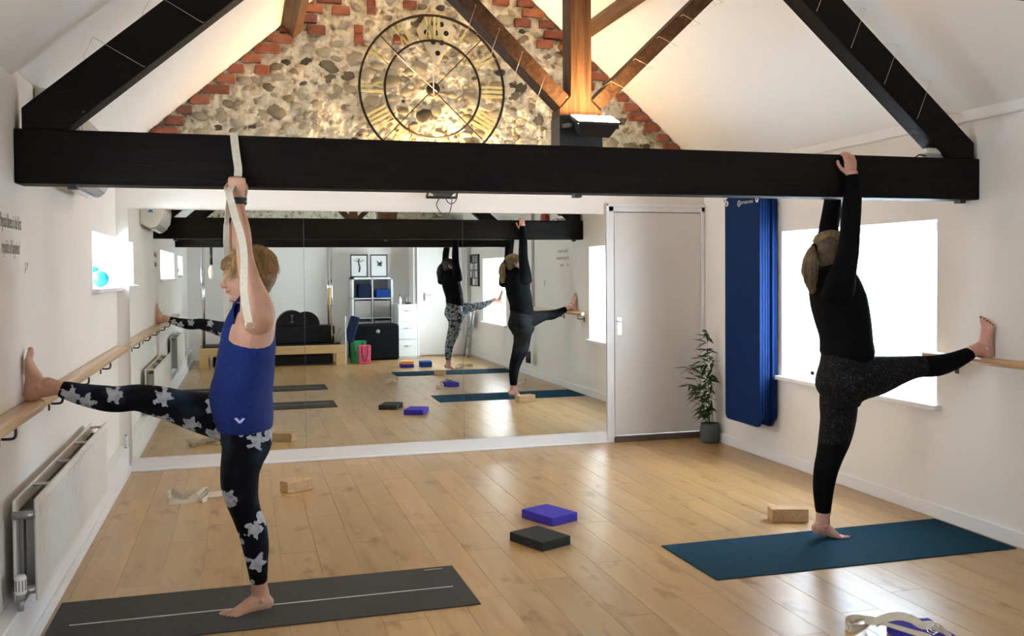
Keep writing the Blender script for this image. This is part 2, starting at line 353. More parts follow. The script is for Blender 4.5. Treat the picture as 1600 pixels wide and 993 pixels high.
# floral leggings
def floral(name, base, petal, tint, sc_, thr):
    m, nt, ns, ls, b = mk(name)
    tc = N(ns, 'ShaderNodeTexCoord'); nz = N(ns, 'ShaderNodeTexNoise'); nz.inputs['Scale'].default_value = 38; nz.inputs['Detail'].default_value = 3
    ls.new(tc.outputs['Object'], nz.inputs[0])
    vm = N(ns, 'ShaderNodeVectorMath', operation='MULTIPLY_ADD'); vm.inputs[1].default_value = (0.045,)*3; ls.new(nz.outputs['Color'], vm.inputs[0]); ls.new(tc.outputs['Object'], vm.inputs[2])
    sp = N(ns, 'ShaderNodeSeparateXYZ'); ls.new(vm.outputs[0], sp.inputs[0])
    cx = N(ns, 'ShaderNodeCombineXYZ')
    sg = N(ns, 'ShaderNodeMath', operation='MULTIPLY'); sg.inputs[1].default_value = 1.0
    ls.new(sp.outputs[0], cx.inputs[0]); ls.new(sp.outputs[2], cx.inputs[1])
    yy = N(ns, 'ShaderNodeMath', operation='GREATER_THAN'); yy.inputs[1].default_value = 0.0; ls.new(sp.outputs[1], yy.inputs[0])
    ad = N(ns, 'ShaderNodeMath', operation='MULTIPLY_ADD'); ad.inputs[1].default_value = 0.37; ls.new(yy.outputs[0], ad.inputs[0]); ls.new(sp.outputs[0], ad.inputs[2]); ls.new(ad.outputs[0], cx.inputs[0])
    vo = N(ns, 'ShaderNodeTexVoronoi', voronoi_dimensions='2D'); vo.inputs['Scale'].default_value = sc_; vo.inputs['Randomness'].default_value = 0.85; ls.new(cx.outputs[0], vo.inputs['Vector'])
    sc2 = N(ns, 'ShaderNodeVectorMath', operation='SUBTRACT'); ls.new(cx.outputs[0], sc2.inputs[0]); ls.new(vo.outputs['Position'], sc2.inputs[1])
    s2 = N(ns, 'ShaderNodeSeparateXYZ'); ls.new(sc2.outputs[0], s2.inputs[0])
    at = N(ns, 'ShaderNodeMath', operation='ARCTAN2'); ls.new(s2.outputs[1], at.inputs[0]); ls.new(s2.outputs[0], at.inputs[1])
    m5 = N(ns, 'ShaderNodeMath', operation='MULTIPLY'); m5.inputs[1].default_value = 5; ls.new(at.outputs[0], m5.inputs[0])
    cs = N(ns, 'ShaderNodeMath', operation='COSINE'); ls.new(m5.outputs[0], cs.inputs[0])
    ra = N(ns, 'ShaderNodeMath', operation='MULTIPLY_ADD'); ra.inputs[1].default_value = 0.010; ra.inputs[2].default_value = thr; ls.new(cs.outputs[0], ra.inputs[0])
    ln = N(ns, 'ShaderNodeVectorMath', operation='LENGTH'); ls.new(sc2.outputs[0], ln.inputs[0])
    lt = N(ns, 'ShaderNodeMath', operation='LESS_THAN'); ls.new(ln.outputs['Value'], lt.inputs[0]); ls.new(ra.outputs[0], lt.inputs[1])
    sx = N(ns, 'ShaderNodeSeparateColor'); ls.new(vo.outputs['Color'], sx.inputs[0])
    on = N(ns, 'ShaderNodeMath', operation='GREATER_THAN'); on.inputs[1].default_value = 0.10; ls.new(sx.outputs[0], on.inputs[0])
    fl = N(ns, 'ShaderNodeMath', operation='MULTIPLY'); ls.new(lt.outputs[0], fl.inputs[0]); ls.new(on.outputs[0], fl.inputs[1])
    n3 = N(ns, 'ShaderNodeTexNoise'); n3.inputs['Scale'].default_value = 7; ls.new(tc.outputs['Object'], n3.inputs[0])
    bc = ramp(ns, ls, n3.outputs[0], [(0.52, base), (0.72, tint)])
    pc = ramp(ns, ls, nz.outputs[0], [(0.3, tuple(x*.62 for x in petal)), (0.6, petal)])
    mx = N(ns, 'ShaderNodeMix', data_type='RGBA'); ls.new(fl.outputs[0], mx.inputs[0]); ls.new(bc, mx.inputs[6]); ls.new(pc, mx.inputs[7])
    ls.new(mx.outputs[2], b.inputs['Base Color']); b.inputs['Roughness'].default_value = 0.8; b.inputs['Specular IOR Level'].default_value = 0.15
    return m
M['floral'] = floral('navy_floral_legging', (0.0025, 0.003, 0.006), (0.44, 0.46, 0.51), (0.016, 0.028, 0.05), 9.6, 0.033)
M['camo'] = floral('grey_patterned_legging', (0.02, 0.022, 0.025), (0.30, 0.32, 0.34), (0.16, 0.17, 0.18), 22, 0.020)
# textured charcoal legging
m, nt, ns, ls, b = mk('charcoal_textured_legging'); M['legR'] = m
tc = N(ns, 'ShaderNodeTexCoord'); nz = N(ns, 'ShaderNodeTexNoise'); nz.inputs['Scale'].default_value = 55; nz.inputs['Detail'].default_value = 4; nz.inputs['Distortion'].default_value = 2.5; ls.new(tc.outputs['Object'], nz.inputs[0])
ls.new(ramp(ns, ls, nz.outputs[0], [(0.46, (0.004, 0.004, 0.005)), (0.58, (0.012, 0.0115, 0.011)), (0.68, (0.055, 0.053, 0.05))]), b.inputs['Base Color']); b.inputs['Roughness'].default_value = 0.85; b.inputs['Specular IOR Level'].default_value = 0.15

# ------------------------------------------------------------ structure
def structure(o, **k): tag(o, kind='structure', **k); return o
# floor with separate planks
mb = MB().box((XL-.4, YB-.1, -0.06), (XR+.4, YE+.02, -0.009)); floor = structure(mb.build('floor', M['gap']))
PW, PLn, G = 0.19, 1.286, 0.0007
def plank_mesh(wd, ln):
    b = MB(); r = 0.0007
    b.add([(G, G, 0), (wd-G, G, 0), (wd-G, ln-G, 0), (G, ln-G, 0), (G, G, -r), (wd-G, G, -r), (wd-G, ln-G, -r), (G, ln-G, -r),
           (G+r, G+r, 0), (wd-G-r, G+r, 0), (wd-G-r, ln-G-r, 0), (G+r, ln-G-r, 0), (G, G, -.009), (wd-G, G, -.009), (wd-G, ln-G, -.009), (G, ln-G, -.009)],
          [(8, 9, 10, 11), (4, 5, 9, 8), (5, 6, 10, 9), (6, 7, 11, 10), (7, 4, 8, 11), (4, 12, 13, 5), (5, 13, 14, 6), (6, 14, 15, 7), (7, 15, 12, 4)])
    me = b.mesh('plank'); me.materials.append(M['floor']); return me
pcache = {}
x = -0.969
row = 0
while x < XR:
    x0, x1 = max(x, XL), min(x+PW, XR)
    y = YB - ((row*0.437) % 1.0)*PLn - 0.02
    while y < YE:
        y0, y1 = max(y, YB), min(y+PLn, YE)
        if y1-y0 > 0.03 and x1-x0 > 0.02:
            key = (round(x1-x0, 3), round(y1-y0, 3))
            if key not in pcache: pcache[key] = plank_mesh(*key)
            link('floor_plank', pcache[key], floor, (x0, y0, 0))
        y += PLn
    x += PW; row += 1
# side walls with holes
def side_wall(name, X, sgn, y0, y1, z0, z1, holes, t=WT):
    """plane X facing the room; sgn +1: wall body lies at larger x"""
    ys = sorted({y0, y1, *[h[0] for h in holes], *[h[1] for h in holes]}); zs = sorted({z0, z1, *[h[2] for h in holes], *[h[3] for h in holes]})
    b = MB(); Xo = X+sgn*t
    for i in range(len(ys)-1):
        for j in range(len(zs)-1):
            cy, cz = (ys[i]+ys[i+1])/2, (zs[j]+zs[j+1])/2
            if any(h[0] < cy < h[1] and h[2] < cz < h[3] for h in holes): continue
            for XX in (X, Xo): b.add([(XX, ys[i], zs[j]), (XX, ys[i+1], zs[j]), (XX, ys[i+1], zs[j+1]), (XX, ys[i], zs[j+1])], [(0, 1, 2, 3)])
    for (a, c, d, e) in holes:
        b.add([(X, a, d), (X, c, d), (X, c, e), (X, a, e), (Xo, a, d), (Xo, c, d), (Xo, c, e), (Xo, a, e)],
              [(0, 4, 5, 1), (1, 5, 6, 2), (2, 6, 7, 3), (3, 7, 4, 0)])
    b.add([(X, y0, z1), (X, y1, z1), (Xo, y1, z1), (Xo, y0, z1)], [(0, 1, 2, 3)])
    me = bpy.data.meshes.new(name); me.from_pydata(b.v, [], b.f); me.materials.append(M['wall'])
    o = bpy.data.objects.new(name, me); C.objects.link(o); return structure(o)
side_wall('wall_right', XR, 1, YB-.2, YE+.2, -0.06, ZE+.05, [w_[1:] for w_ in WIN if w_[0] == 'R'])
side_wall('wall_left', XL, -1, YB-.2, YE+.1, -0.06, ZE+.05, [w_[1:] for w_ in WIN if w_[0] == 'L'])
# end wall: white part, with return behind the niche window
b = MB().box((XL-WT, YE, -0.06), (3.035, YE+.2, 2.2)).box((3.935, YE, -0.06), (XR+.2, YE+.2, 2.2)).box((3.035, YE, 2.02), (3.935, YE+.2, 2.2)).box((3.035, YE+.06, -.06), (3.935, YE+.2, 2.02))
wall_end = structure(b.build('wall_end', M['wall']))
# gable of flint rubble (parts of wall_end)
def roofz(x): return ZA - abs(x-XA)*SLOPE
b = MB(); nx, nz_ = 400, 190; xs = [XL-.1+(XR-XL+.2)*i/nx for i in range(nx+1)]; zs = [2.2+2.3*j/nz_ for j in range(nz_+1)]
vs = []
for z in zs:
    for x_ in xs:
        p = Vector((x_, 0, z))
        d = 0.020*noise.noise(p*8)+0.022*abs(noise.noise(p*17+Vector((3, 1, 7))))+0.010*noise.noise(p*40)-.006
        vs.append((x_, YE-0.006+d, z))
fs = []
for j in range(nz_):
    for i in range(nx):
        xm, zm = (xs[i]+xs[i+1])/2, zs[j]
        if zm < roofz(xm)+0.1: k = j*(nx+1)+i; fs.append((k, k+1, k+nx+2, k+nx+1))
b.add(vs, fs, True); gable = b.build('gable_mortar', M['mortar'], wall_end)
# bricks
def brick_mesh(ln, h=0.066, d=0.04, seed=0):
    r = random.Random(seed); b = MB(); b.rbox((-ln/2, -d, -h/2), (ln/2, d, h/2), 0.006)
    b.v = [(x+r.uniform(-.003, .003), y+r.uniform(-.002, .002), z+r.uniform(-.003, .003)) for x, y, z in b.v]
    me = b.mesh('brick'); me.materials.append(M['brick']); return me
bm_ = {ln: [brick_mesh(ln, seed=int(ln*1000)+k) for k in range(3)] for ln in (0.07, 0.11, 0.14, 0.19)}
taken = []
def brick(xc, zc, ln, rot=0):
    link('brick', R.choice(bm_[ln]), wall_end, (xc, YE-0.005+R.uniform(-.006, .006), zc), (0, rot+R.uniform(-.02, .02), 0)); taken.append((xc, zc, ln/2 if not rot else .04, 0.04 if not rot else ln/2))
z = 2.30; n = 0
while z < 3.9:
    hw = (ZA-(z+.045))/SLOPE
    for sgn in (-1, 1):
        ln = (0.14, 0.11, 0.14, 0.19)[(n+(sgn > 0)) % 4] if z < 3.25 else (0.19, 0.14)[n % 2]
        brick(XA+sgn*(hw-ln/2+0.045), z, ln)
        if z > 3.3 and n % 2: brick(XA+sgn*(hw-ln-0.02-0.075), z, 0.14)
        elif z > 3.0 and n % 4 == 1: brick(XA+sgn*(hw-ln-0.03-0.06), z, 0.11)
    z += 0.0825; n += 1
for q in ((1.014, 7.5, 3.578), (0.911, 7.5, 3.395), (0.911, 7.5, 3.32), (1.247, 7.5, 3.345), (2.557, 7.5, 3.665), (2.557, 7.5, 3.569), (1.322, 7.5, 3.62)):
    brick(q[0], q[2], 0.07 if q[0] < 1 else 0.11, PI/2 if q[2] > 3.55 and q[0] < 1.1 else 0)
# flints
def flint_mesh(seed):
    bm = bmesh.new(); bmesh.ops.create_icosphere(bm, subdivisions=2, radius=1)
    for v in bm.verts:
        d = 1+0.42*noise.noise(v.co*1.3+Vector((seed*7.3, 0, 0)))+0.20*noise.noise(v.co*3.1+Vector((0, seed*3.7, 0)))
        v.co *= d
    me = bpy.data.meshes.new('flint'); bm.to_mesh(me); bm.free(); me.materials.append(M['flint']); smooth(me); return me
fm = [flint_mesh(k) for k in range(10)]
pts = []; tries = 0; CX = 1.494; 
while len(pts) < 292 and tries < 60000:
    tries += 1
    x_, z_ = R.uniform(-.5, 3.6), R.uniform(2.46, 3.93)
    rx_ = R.choice((.028, .035, .042, .05, .065)); rz_ = rx_*R.uniform(.55, .85)
    if z_+rz_ > roofz(x_)-0.1: continue
    if any(abs(x_-a)-rx_*.85-c < 0 and abs(z_-b_)-rz_*.85-d < 0 for a, b_, c, d in taken): continue
    if any(((x_-a)/(rx_+c))**2+((z_-b_)/(rz_+d))**2 < 0.95 for a, b_, c, d in pts): continue
    pts.append((x_, z_, rx_, rz_))
for x_, z_, a, c in pts:
    link('flint_stone', R.choice(fm), wall_end, (x_, YE-0.004+R.uniform(-.006, .01), z_), (0, R.uniform(-.4, .4), 0), (a*1.15, R.uniform(.010, .026), c*1.1))
# ceiling: two slopes
th = 0.12
b = MB()
for sg in (-1, 1):
    xe = XL-.3 if sg < 0 else XR+.3
    ze = ZA-(abs(xe-XA))*SLOPE
    b.prism([(xe, YB-.3, ze), (XA, YB-.3, ZA), (XA, YB-.3, ZA+.15), (xe, YB-.3, ze+.15)], (0, YE-YB+.6, 0))
structure(b.build('ceiling', M['ceil']))
b = MB(); xe = XL-.02    # boxed-down strip of the left slope nearest the camera
b.prism([(xe, YB, ZE-.02-.035), (XA-.4, YB, roofz(XA-.4)-.03), (XA-.4, YB, roofz(XA-.4)+.01), (xe, YB, ZE+.02)], (0, 4.27-YB, 0))
structure(b.build('ceiling_panel', M['ceil'], at=None))
# back wall (seen in the mirror)
b = MB().box((XL-.3, YB-.2, -.06), (2.95, YB, 2.35)).box((2.95, YB-.2, -.06), (XR+.3, -1.35, 2.35)).box((2.90, YB-.1, -.06), (2.955, -1.35, 2.35))
wb = structure(b.build('wall_back', M['wall']))
b = MB().prism([(XL-.1, YB, 2.35), (XR+.1, YB, 2.35), (XA, YB, ZA+.1)], (0, -.15, 0)); b.build('gable_mortar', M['mortar'], wb)
# skirtings
structure(MB().box((XL, YB, 0), (-0.833, YE, 0.20)).build('baseboard_left', M['gloss'], bevel=.006))
structure(MB().box((-0.833, YB, 0), (-0.815, YE, 0.05)).build('trim_1', M['gloss'], bevel=.004))
structure(MB().box((XR-.016, -1.35, 0), (XR, YE, 0.085)).build('baseboard_right', M['gloss'], bevel=.005))
structure(MB().box((-0.815, YE-.018, 0), (3.03, YE, 0.10)).box((-0.815, YE-.03, 0), (3.03, YE-.018, 0.018)).build('baseboard_end', M['gloss'], bevel=.004))
structure(MB().box((2.955, -1.35, 0), (3.0, -1.334, 0.085)).box((-.8, YB, 0), (2.9, YB+.016, 0.085)).build('baseboard_back', M['gloss']))
# eaves moulding on the right wall
structure(MB().box((XR-.035, YB, ZE-.035), (XR, YE, ZE+.03)).build('trim_2', M['ceil'], bevel=.008))
# windows
def window(n, s, y0, y1, z0, z1, mull=(), sill=True, yend=True):
    sg = 1 if s == 'R' else -1; X = XR if s == 'R' else XL; xf = X+sg*(WT-.09)
    root = bpy.data.objects.new('window_%d' % n, None); C.objects.link(root); root.location = (X, (y0+y1)/2, z0); structure(root)
    f = MB(); a, c = sorted((xf, xf+sg*.05)); fw_ = .045
    f.box((a, y0, z0), (c, y0+fw_, z1)).box((a, y1-fw_, z0), (c, y1, z1)).box((a, y0, z0), (c, y1, z0+fw_)).box((a, y0, z1-fw_), (c, y1, z1))
    for m_ in mull: f.box((a, m_-.025, z0), (c, m_+.025, z1))
    f.build('window_frame', M['gloss'], root)
    edges = [y0, *mull, y1]
    for i in range(len(edges)-1):
        g = MB().box((a+.02, edges[i]+.02, z0+.02), (a+.026, edges[i+1]-.02, z1-.02)); g.build('pane', M['glass'], root)
    if sill:
        q = sorted((X-sg*.045, xf)); MB().box((q[0], y0-.04, z0-.028), (q[1], min(y1+.04, YE-.001), z0+.004)).build('window_sill', M['gloss'], root, bevel=.006)
    return root
window(1, *WIN[0], mull=(5.44,)); window(2, *WIN[1], mull=(.26,)); window(3, *WIN[2], mull=()); window(4, *WIN[3], mull=(2.4,)); window(5, *WIN[4])
# vertical blind in window 1
vb = thing('vertical_blind', 'pale vertical slat blind in the right-hand window, behind the woman in black', 'blind', (4.11, 5.44, .69))
MB().box((4.085, 4.63, 1.715), (4.13, 6.255, 1.762)).build('headrail', M['white'], vb)
sl = MB(); sl.add([(-.0008, -.043, -1.0), (.012, -.015, -1.0), (.012, .015, -1.0), (-.0008, .043, -1.0), (-.0008, -.043, 0), (.012, -.015, 0), (.012, .015, 0), (-.0008, .043, 0)], [(0, 1, 5, 4), (1, 2, 6, 5), (2, 3, 7, 6)], True)
slm = sl.mesh('slat'); slm.materials.append(M['blind'])
y = 4.68; 
while y < 6.24:
    link('slat', slm, vb, (4.105, y, 1.715), (0, 0, 0.45)); y += .083
# door in the end wall
d1 = bpy.data.objects.new('door_1', None); C.objects.link(d1); d1.location = (3.485, YE, 0); structure(d1)
DX0, DX1 = 3.079, 3.897
b = MB().box((3.012, YE-.02, 0), (DX0-.006, YE+.06, 2.04)).box((DX1+.004, YE-.02, 0), (XR-.002, YE+.06, 2.04)).box((3.012, YE-.02, 1.986), (XR-.002, YE+.06, 2.04))
b.build('door_frame', M['gloss'], d1, bevel=.005)
b = MB().box((3.0, YE-.032, 0), (3.024, YE-.018, 2.055)).box((3.0, YE-.032, 2.03), (XR-.001, YE-.018, 2.055)); b.build('architrave', M['gloss'], d1, bevel=.004)
dl = MB().box((DX0, YE-.012, 0.056), (DX1, YE+.028, 1.98)).build('door_leaf', M['door'], d1, bevel=.002)
hp = MB().box((DX0+.025, YE-.018, .93), (DX0+.058, YE-.011, 1.075)).build('handle_plate', M['chrome'], dl)
MB().cyl((DX0+.04, YE-.02, 1.04), (DX0+.04, YE-.055, 1.04), .007).cyl((DX0+.04, YE-.05, 1.04), (DX0+.052, YE-.05, 1.04), .008).build('lever', M['chrome'], dl)
for hz in (1.77, .35):
    MB().box((DX1-.004, YE-.026, hz-.05), (DX1+.02, YE-.011, hz+.05)).build('hinge', M['gloss'], d1)
MB().box((DX0-.01, YE-.035, 0), (DX1+.01, YE+.03, .045)).build('threshold', M['threshold'], d1)
# back door
d2 = bpy.data.objects.new('door_2', None); C.objects.link(d2); d2.location = (3.4, -1.35, 0); structure(d2)
dl2 = MB().box((3.0, -1.348, .02), (3.82, -1.31, 1.98)).build('door_leaf', M['door'], d2, bevel=.003)
MB().box((3.07, -1.31, .98), (3.10, -1.30, 1.12)).build('handle_plate', M['chrome'], dl2)
MB().cyl((3.085, -1.30, 1.08), (3.085, -1.26, 1.08), .008).cyl((3.085, -1.262, 1.08), (3.19, -1.262, 1.08), .008).build('lever', M['chrome'], dl2)
MB().box((2.958, -1.348, 0), (2.996, -1.30, 2.03)).box((3.824, -1.348, 0), (3.862, -1.30, 2.03)).box((2.958, -1.348, 1.985), (3.862, -1.30, 2.03)).build('door_frame', M['gloss'], d2)

# ------------------------------------------------------------ mirror
mr_ = thing('wall_mirror', 'large three-panel frameless mirror covering the end wall beside the door', 'mirror', (1.09, YE, .1))
for a, c in ((-.8109, .4665), (.4665, 1.7404), (1.7404, 3.0)):
    MB().box((a+.0012, YE-.0135, .1028), (c-.0012, YE-.0075, 1.963)).build('mirror_panel', M['mirror'], mr_)
MB().box((-.8109, YE-.0075, .1028), (3.0, YE-.001, 1.963)).build('backing', M['grey_metal'], mr_)

# ------------------------------------------------------------ trusses
BR = {1: ((1.705, 2.27), (2.65, 3.162), (2.635, 3.255), (1.655, 2.312)), -1: ((1.487, 2.269), (0.544, 3.164), (0.555, 3.27), (1.534, 2.326))}
def truss(y0, y1, label, full=True):
    ym = (y0+y1)/2; t = thing('roof_truss', label, 'beam', (1.52, ym, 1.857), 'oak roof trusses')
    dy = y1-y0
    tb_ = MB().box((XL+.002, y0, 1.857), (XR-.002, y1, 2.083)).build('tie_beam', M['beamX'], t, bevel=.006)
    kp = MB()
    kp.prism([(1.483, y0+.012, 2.083), (1.697, y0+.012, 2.083), (1.697, y0+.012, 2.257), (1.649, y0+.012, 2.305), (1.649, y0+.012, 4.3), (1.541, y0+.012, 4.3), (1.541, y0+.012, 2.325), (1.483, y0+.012, 2.262)], (0, dy-.024, 0))
    kp.build('king_post', M['post'], t, bevel=.004)
    for sg in (-1, 1):   # rafters
        xe = XL+.03 if sg < 0 else XR-.03
        bx = XL+.24 if sg < 0 else XR-.24
        # under the slope: foot on the beam, head at the apex
        p = [(xe-sg*(-0.0), y0+.01, 2.083), (xe-sg*.30*1, y0+.01, 2.083)]
        kx = 1.585+sg*.06
        top0 = (kx, y0+.01, 2.33+(abs(xe-kx))*SLOPE-.19)
        r = MB().prism([(xe, y0+.01, 2.083), (xe, y0+.01, 2.17), (kx, y0+.01, 2.17+abs(xe-kx)*.86), (kx, y0+.01, 2.17+abs(xe-kx)*.86-.235), (xe-sg*.165, y0+.01, 2.083)], (0, dy-.02, 0))
        r.build('rafter', M['beamX'], t, bevel=.005)
        # brace from the king post foot up to the rafter
        q = BR[sg]; y_ = y0+.016
        MB().prism([(q[0][0], y_, q[0][1]), (q[1][0], y_, q[1][1]), (q[2][0], y_, q[2][1]), (q[3][0], y_, q[3][1])], (0, dy-.032, 0)).build('brace', M['brace'], t, bevel=.004)
    return t
tr1 = truss(4.286, 4.432, 'dark oak roof truss whose tie beam the two women reach up to')
MB().box((1.4795, 4.289, 2.0835), (1.7005, 4.2975, 2.222)).box((1.4795, 4.2975, 2.0835), (1.4829, 4.42, 2.222)).build('dark_facing', M['black'], tr1)  # added black facing that darkens front and left side of the post foot
for px_ in ((1.582, 4.3, 1.853), (-0.682, 4.3, 1.857), (3.848, 4.3, 1.857)):
    MB().box((px_[0]-.018, 4.31, 1.838), (px_[0]+.018, 4.36, 1.858)).build('bolt_end', M['black'], tr1)
tr2 = truss(0.95, 1.095, 'dark oak roof truss nearer the camera, its edge just in at the top right')
for sg, nm in ((-1, 'dark oak purlin under the left roof slope, ending at the brick gable'), (1, 'brown oak purlin under the right roof slope, behind the king post')):
    cx, cz = XA+sg*1.135, 3.385; a = math.atan(SLOPE)*(-sg); q = MB()
    dx = Vector((math.cos(a), 0, -math.sin(a)*-1)); dx = Vector((math.cos(a), 0, math.sin(a)*1.0))
    ux = Vector((math.cos(math.atan(SLOPE)), 0, -sg*math.sin(math.atan(SLOPE)))) ; uz = Vector((sg*math.sin(math.atan(SLOPE)), 0, math.cos(math.atan(SLOPE))))
    c0 = Vector((cx, YB+.02, cz)); poly = [c0-ux*.046-uz*.08, c0+ux*.046-uz*.08, c0+ux*.046+uz*.05, c0-ux*.046+uz*.05]
    tag(q.prism(poly, (0, YE-YB-.03, 0)).build('purlin', M['beamY'], at=(cx, YB, cz), bevel=.004), nm, 'beam', 'roof purlins')
# fairy light wires wound round the timbers
def winding(label, a, c, rw, turns, ph=0):
    a, c = Vector(a), Vector(c); t = (c-a).normalized(); s = Vector((0, 1, 0)); u = t.cross(s)
    pts_ = []
    n = turns*4
    for i in range(n+1):
        k = (i+ph) % 4; f_ = i/n
        off = [(-1, -1), (1, -1), (1, 1), (-1, 1)][int(k)]
        pts_.append(a+(c-a)*f_+s*off[0]*(.075)+u*off[1]*rw)
    return tag(MB().tube(pts_, .0012, 5).build('fairy_light_string', M['fairy'], at=tuple(a)), label, 'lights', 'fairy light wires round the roof timbers')
winding('thin fairy-light wire wound round the left rafter of the near truss', (-.70, 4.359, 2.24), (.75, 4.359, 3.45), .106, 6)
winding('thin fairy-light wire wound round the right rafter of the near truss', (3.75, 4.359, 2.24), (2.5, 4.359, 3.31), .106, 6)
winding('thin fairy-light wire wound round the left brace beside the king post', (1.49, 4.359, 2.28), (.70, 4.359, 3.0), .047, 7)
winding('thin fairy-light wire wound round the right brace beside the king post', (1.68, 4.359, 2.28), (2.45, 4.359, 2.98), .047, 6)

# ------------------------------------------------------------ lamps
def flood(label, c, yaw_, tilt, wpower):
    t = thing('floodlight', label, 'lamp', c, 'black floodlights')
    Mx = Matrix.Translation(c) @ Matrix.Rotation(yaw_, 4, 'Z') @ Matrix.Rotation(tilt, 4, 'X')
    vs = [(-.105, -.06, .03), (.105, -.06, .03), (.105, .06, .03), (-.105, .06, .03), (-.07, -.035, -.045), (.07, -.035, -.045), (.07, .035, -.045), (-.07, .035, -.045)]
    b_ = MB().add([Mx @ Vector(v) for v in vs], [(4, 5, 6, 7), (0, 1, 5, 4), (1, 2, 6, 5), (2, 3, 7, 6), (3, 0, 4, 7)])
    for (p0, p1) in (((-.11, -.065, .026), (.11, -.055, .036)), ((-.11, .055, .026), (.11, .065, .036)), ((-.11, -.065, .026), (-.10, .065, .036)), ((.10, -.065, .026), (.11, .065, .036))): b_.box(p0, p1, Mx)
    b_.build('housing', M['black'], t)
    MB().box((-.102, -.057, .022), (.102, .057, .0375), Mx).build('lamp_glass', M['glow'], t)
    MB().beam(Mx @ Vector((-.12, .0, .0)), Mx @ Vector((-.12, .10, -.03)), .012, .02).beam(Mx @ Vector((.12, .0, .0)), Mx @ Vector((.12, .10, -.03)), .012, .02).beam(Mx @ Vector((-.12, .10, -.03)), Mx @ Vector((.12, .10, -.03)), .012, .02).build('mounting_bracket', M['black'], t)
    n = Mx.to_3x3() @ Vector((0, 0, 1)); lp = Vector(c)+n*.045
    return lp, n, t
lp, n_, t_ = flood('black floodlight glowing upwards on the front of the king post', (1.612, 4.17, 2.163), 0, .40, 1)
l = light('floodlight_beam', 'AREA', lp, (lp+n_*.6+Vector((0, .35, .6))), 15, WARM, .19, .1)
lp, n_, t_ = flood('black floodlight on the end wall below the big clock, trailing cable loops', (1.555, 7.36, 2.135), 0, -.25, 1)
l = light('floodlight_beam', 'AREA', lp, lp+n_, 48, WARM, .19, .1)
MB().box((1.53, 7.40, 2.10), (1.58, YE-.001, 2.13)).build('wall_arm', M['black'], t_)
MB().prism([(1.42, 7.33, 2.15), (1.69, 7.33, 2.15), (1.675, 7.33, 2.118), (1.64, 7.33, 2.104), (1.47, 7.33, 2.108)], (0, .09, 0)).build('ballast_box', M['black'], t_)
q = [(1.54, 7.36, 2.117), (1.53, 7.36, 2.086), (1.503, 7.36, 2.035), (1.502, 7.38, 2.011), (1.524, 7.39, 1.971), (1.557, 7.4, 1.936), (1.591, 7.41, 1.931), (1.612, 7.41, 1.952), (1.626, 7.4, 2.008), (1.628, 7.38, 2.069), (1.613, 7.36, 2.103)]
MB().tube(crv([Vector(p) for p in q], 4), .004, 6).build('cable', M['black'], t_)
q = [(1.571, 7.36, 2.102), (1.581, 7.36, 2.051), (1.609, 7.37, 2.027), (1.643, 7.38, 2.033), (1.67, 7.38, 2.074), (1.666, 7.36, 2.109)]
MB().tube(crv([Vector(p) for p in q], 4), .004, 6).build('cable', M['black'], t_)

# ------------------------------------------------------------ clock
ck = thing('wall_clock', 'large skeleton clock with gold roman numerals on the flint gable', 'clock', (1.494, YE-.06, 2.945))
CKx, CKy, CKz = 1.494, YE-.075, 2.945
def ringm(r, w_, d):
    prof = [(r-w_/2, -d), (r+w_/2, -d), (r+w_/2, d), (r-w_/2, d), (r-w_/2, -d)]
    return MB().lathe((CKx, CKy, CKz), prof, 72, 'Y')
ringm(.588, .018, .008).build('outer_ring', M['iron'], ck); ringm(.388, .016, .008).build('inner_ring', M['iron'], ck)
for k in range(4):
    a = PI/4+k*PI/2; a += .02
    MB().beam((CKx+.04*math.cos(a), CKy, CKz+.04*math.sin(a)), (CKx+.585*math.cos(a), CKy, CKz+.585*math.sin(a)), .007, .007, (0, 1, 0)).build('spoke', M['iron'], ck)
MB().lathe((CKx, CKy, CKz), [(.001, -.02), (.052, -.02), (.052, .02), (.001, .02)], 32, 'Y').build('hub', M['iron'], ck)
ROM = ['XII', 'I', 'II', 'III', 'IIII', 'V', 'VI', 'VII', 'VIII', 'IX', 'X', 'XI']
for h_, s_ in enumerate(ROM):
    a = PI/2-h_*PI/6; er = Vector((math.cos(a), 0, math.sin(a))); et = Vector((math.sin(a), 0, -math.cos(a)))
    cc = Vector((CKx, CKy-.004, CKz)); g = MB()
    wds = {'I': .036, 'V': .062, 'X': .07}; tot = sum(wds[c_] for c_ in s_); xx = -tot/2
    def bar(x0, r0, x1, r1, w_=.021): g.beam(cc+et*x0+er*r0, cc+et*x1+er*r1, .008, w_, tuple(et)) if False else g.prism([cc+et*(x0-w_/2)+er*r0, cc+et*(x0+w_/2)+er*r0, cc+et*(x1+w_/2)+er*r1, cc+et*(x1-w_/2)+er*r1], (0, .008, 0))
    for c_ in s_:
        w_ = wds[c_]; m_ = xx+w_/2
        if c_ == 'I': bar(m_, .40, m_, .578)
        elif c_ == 'V': bar(m_+.002, .40, xx+.012, .578, .018); bar(m_+.002, .40, xx+w_-.010, .578, .010)
        else: bar(xx+.012, .578, xx+w_-.012, .40, .018); bar(xx+.012, .40, xx+w_-.012, .578, .010)
        xx += w_
    g.build('numeral', M['gold'], ck)
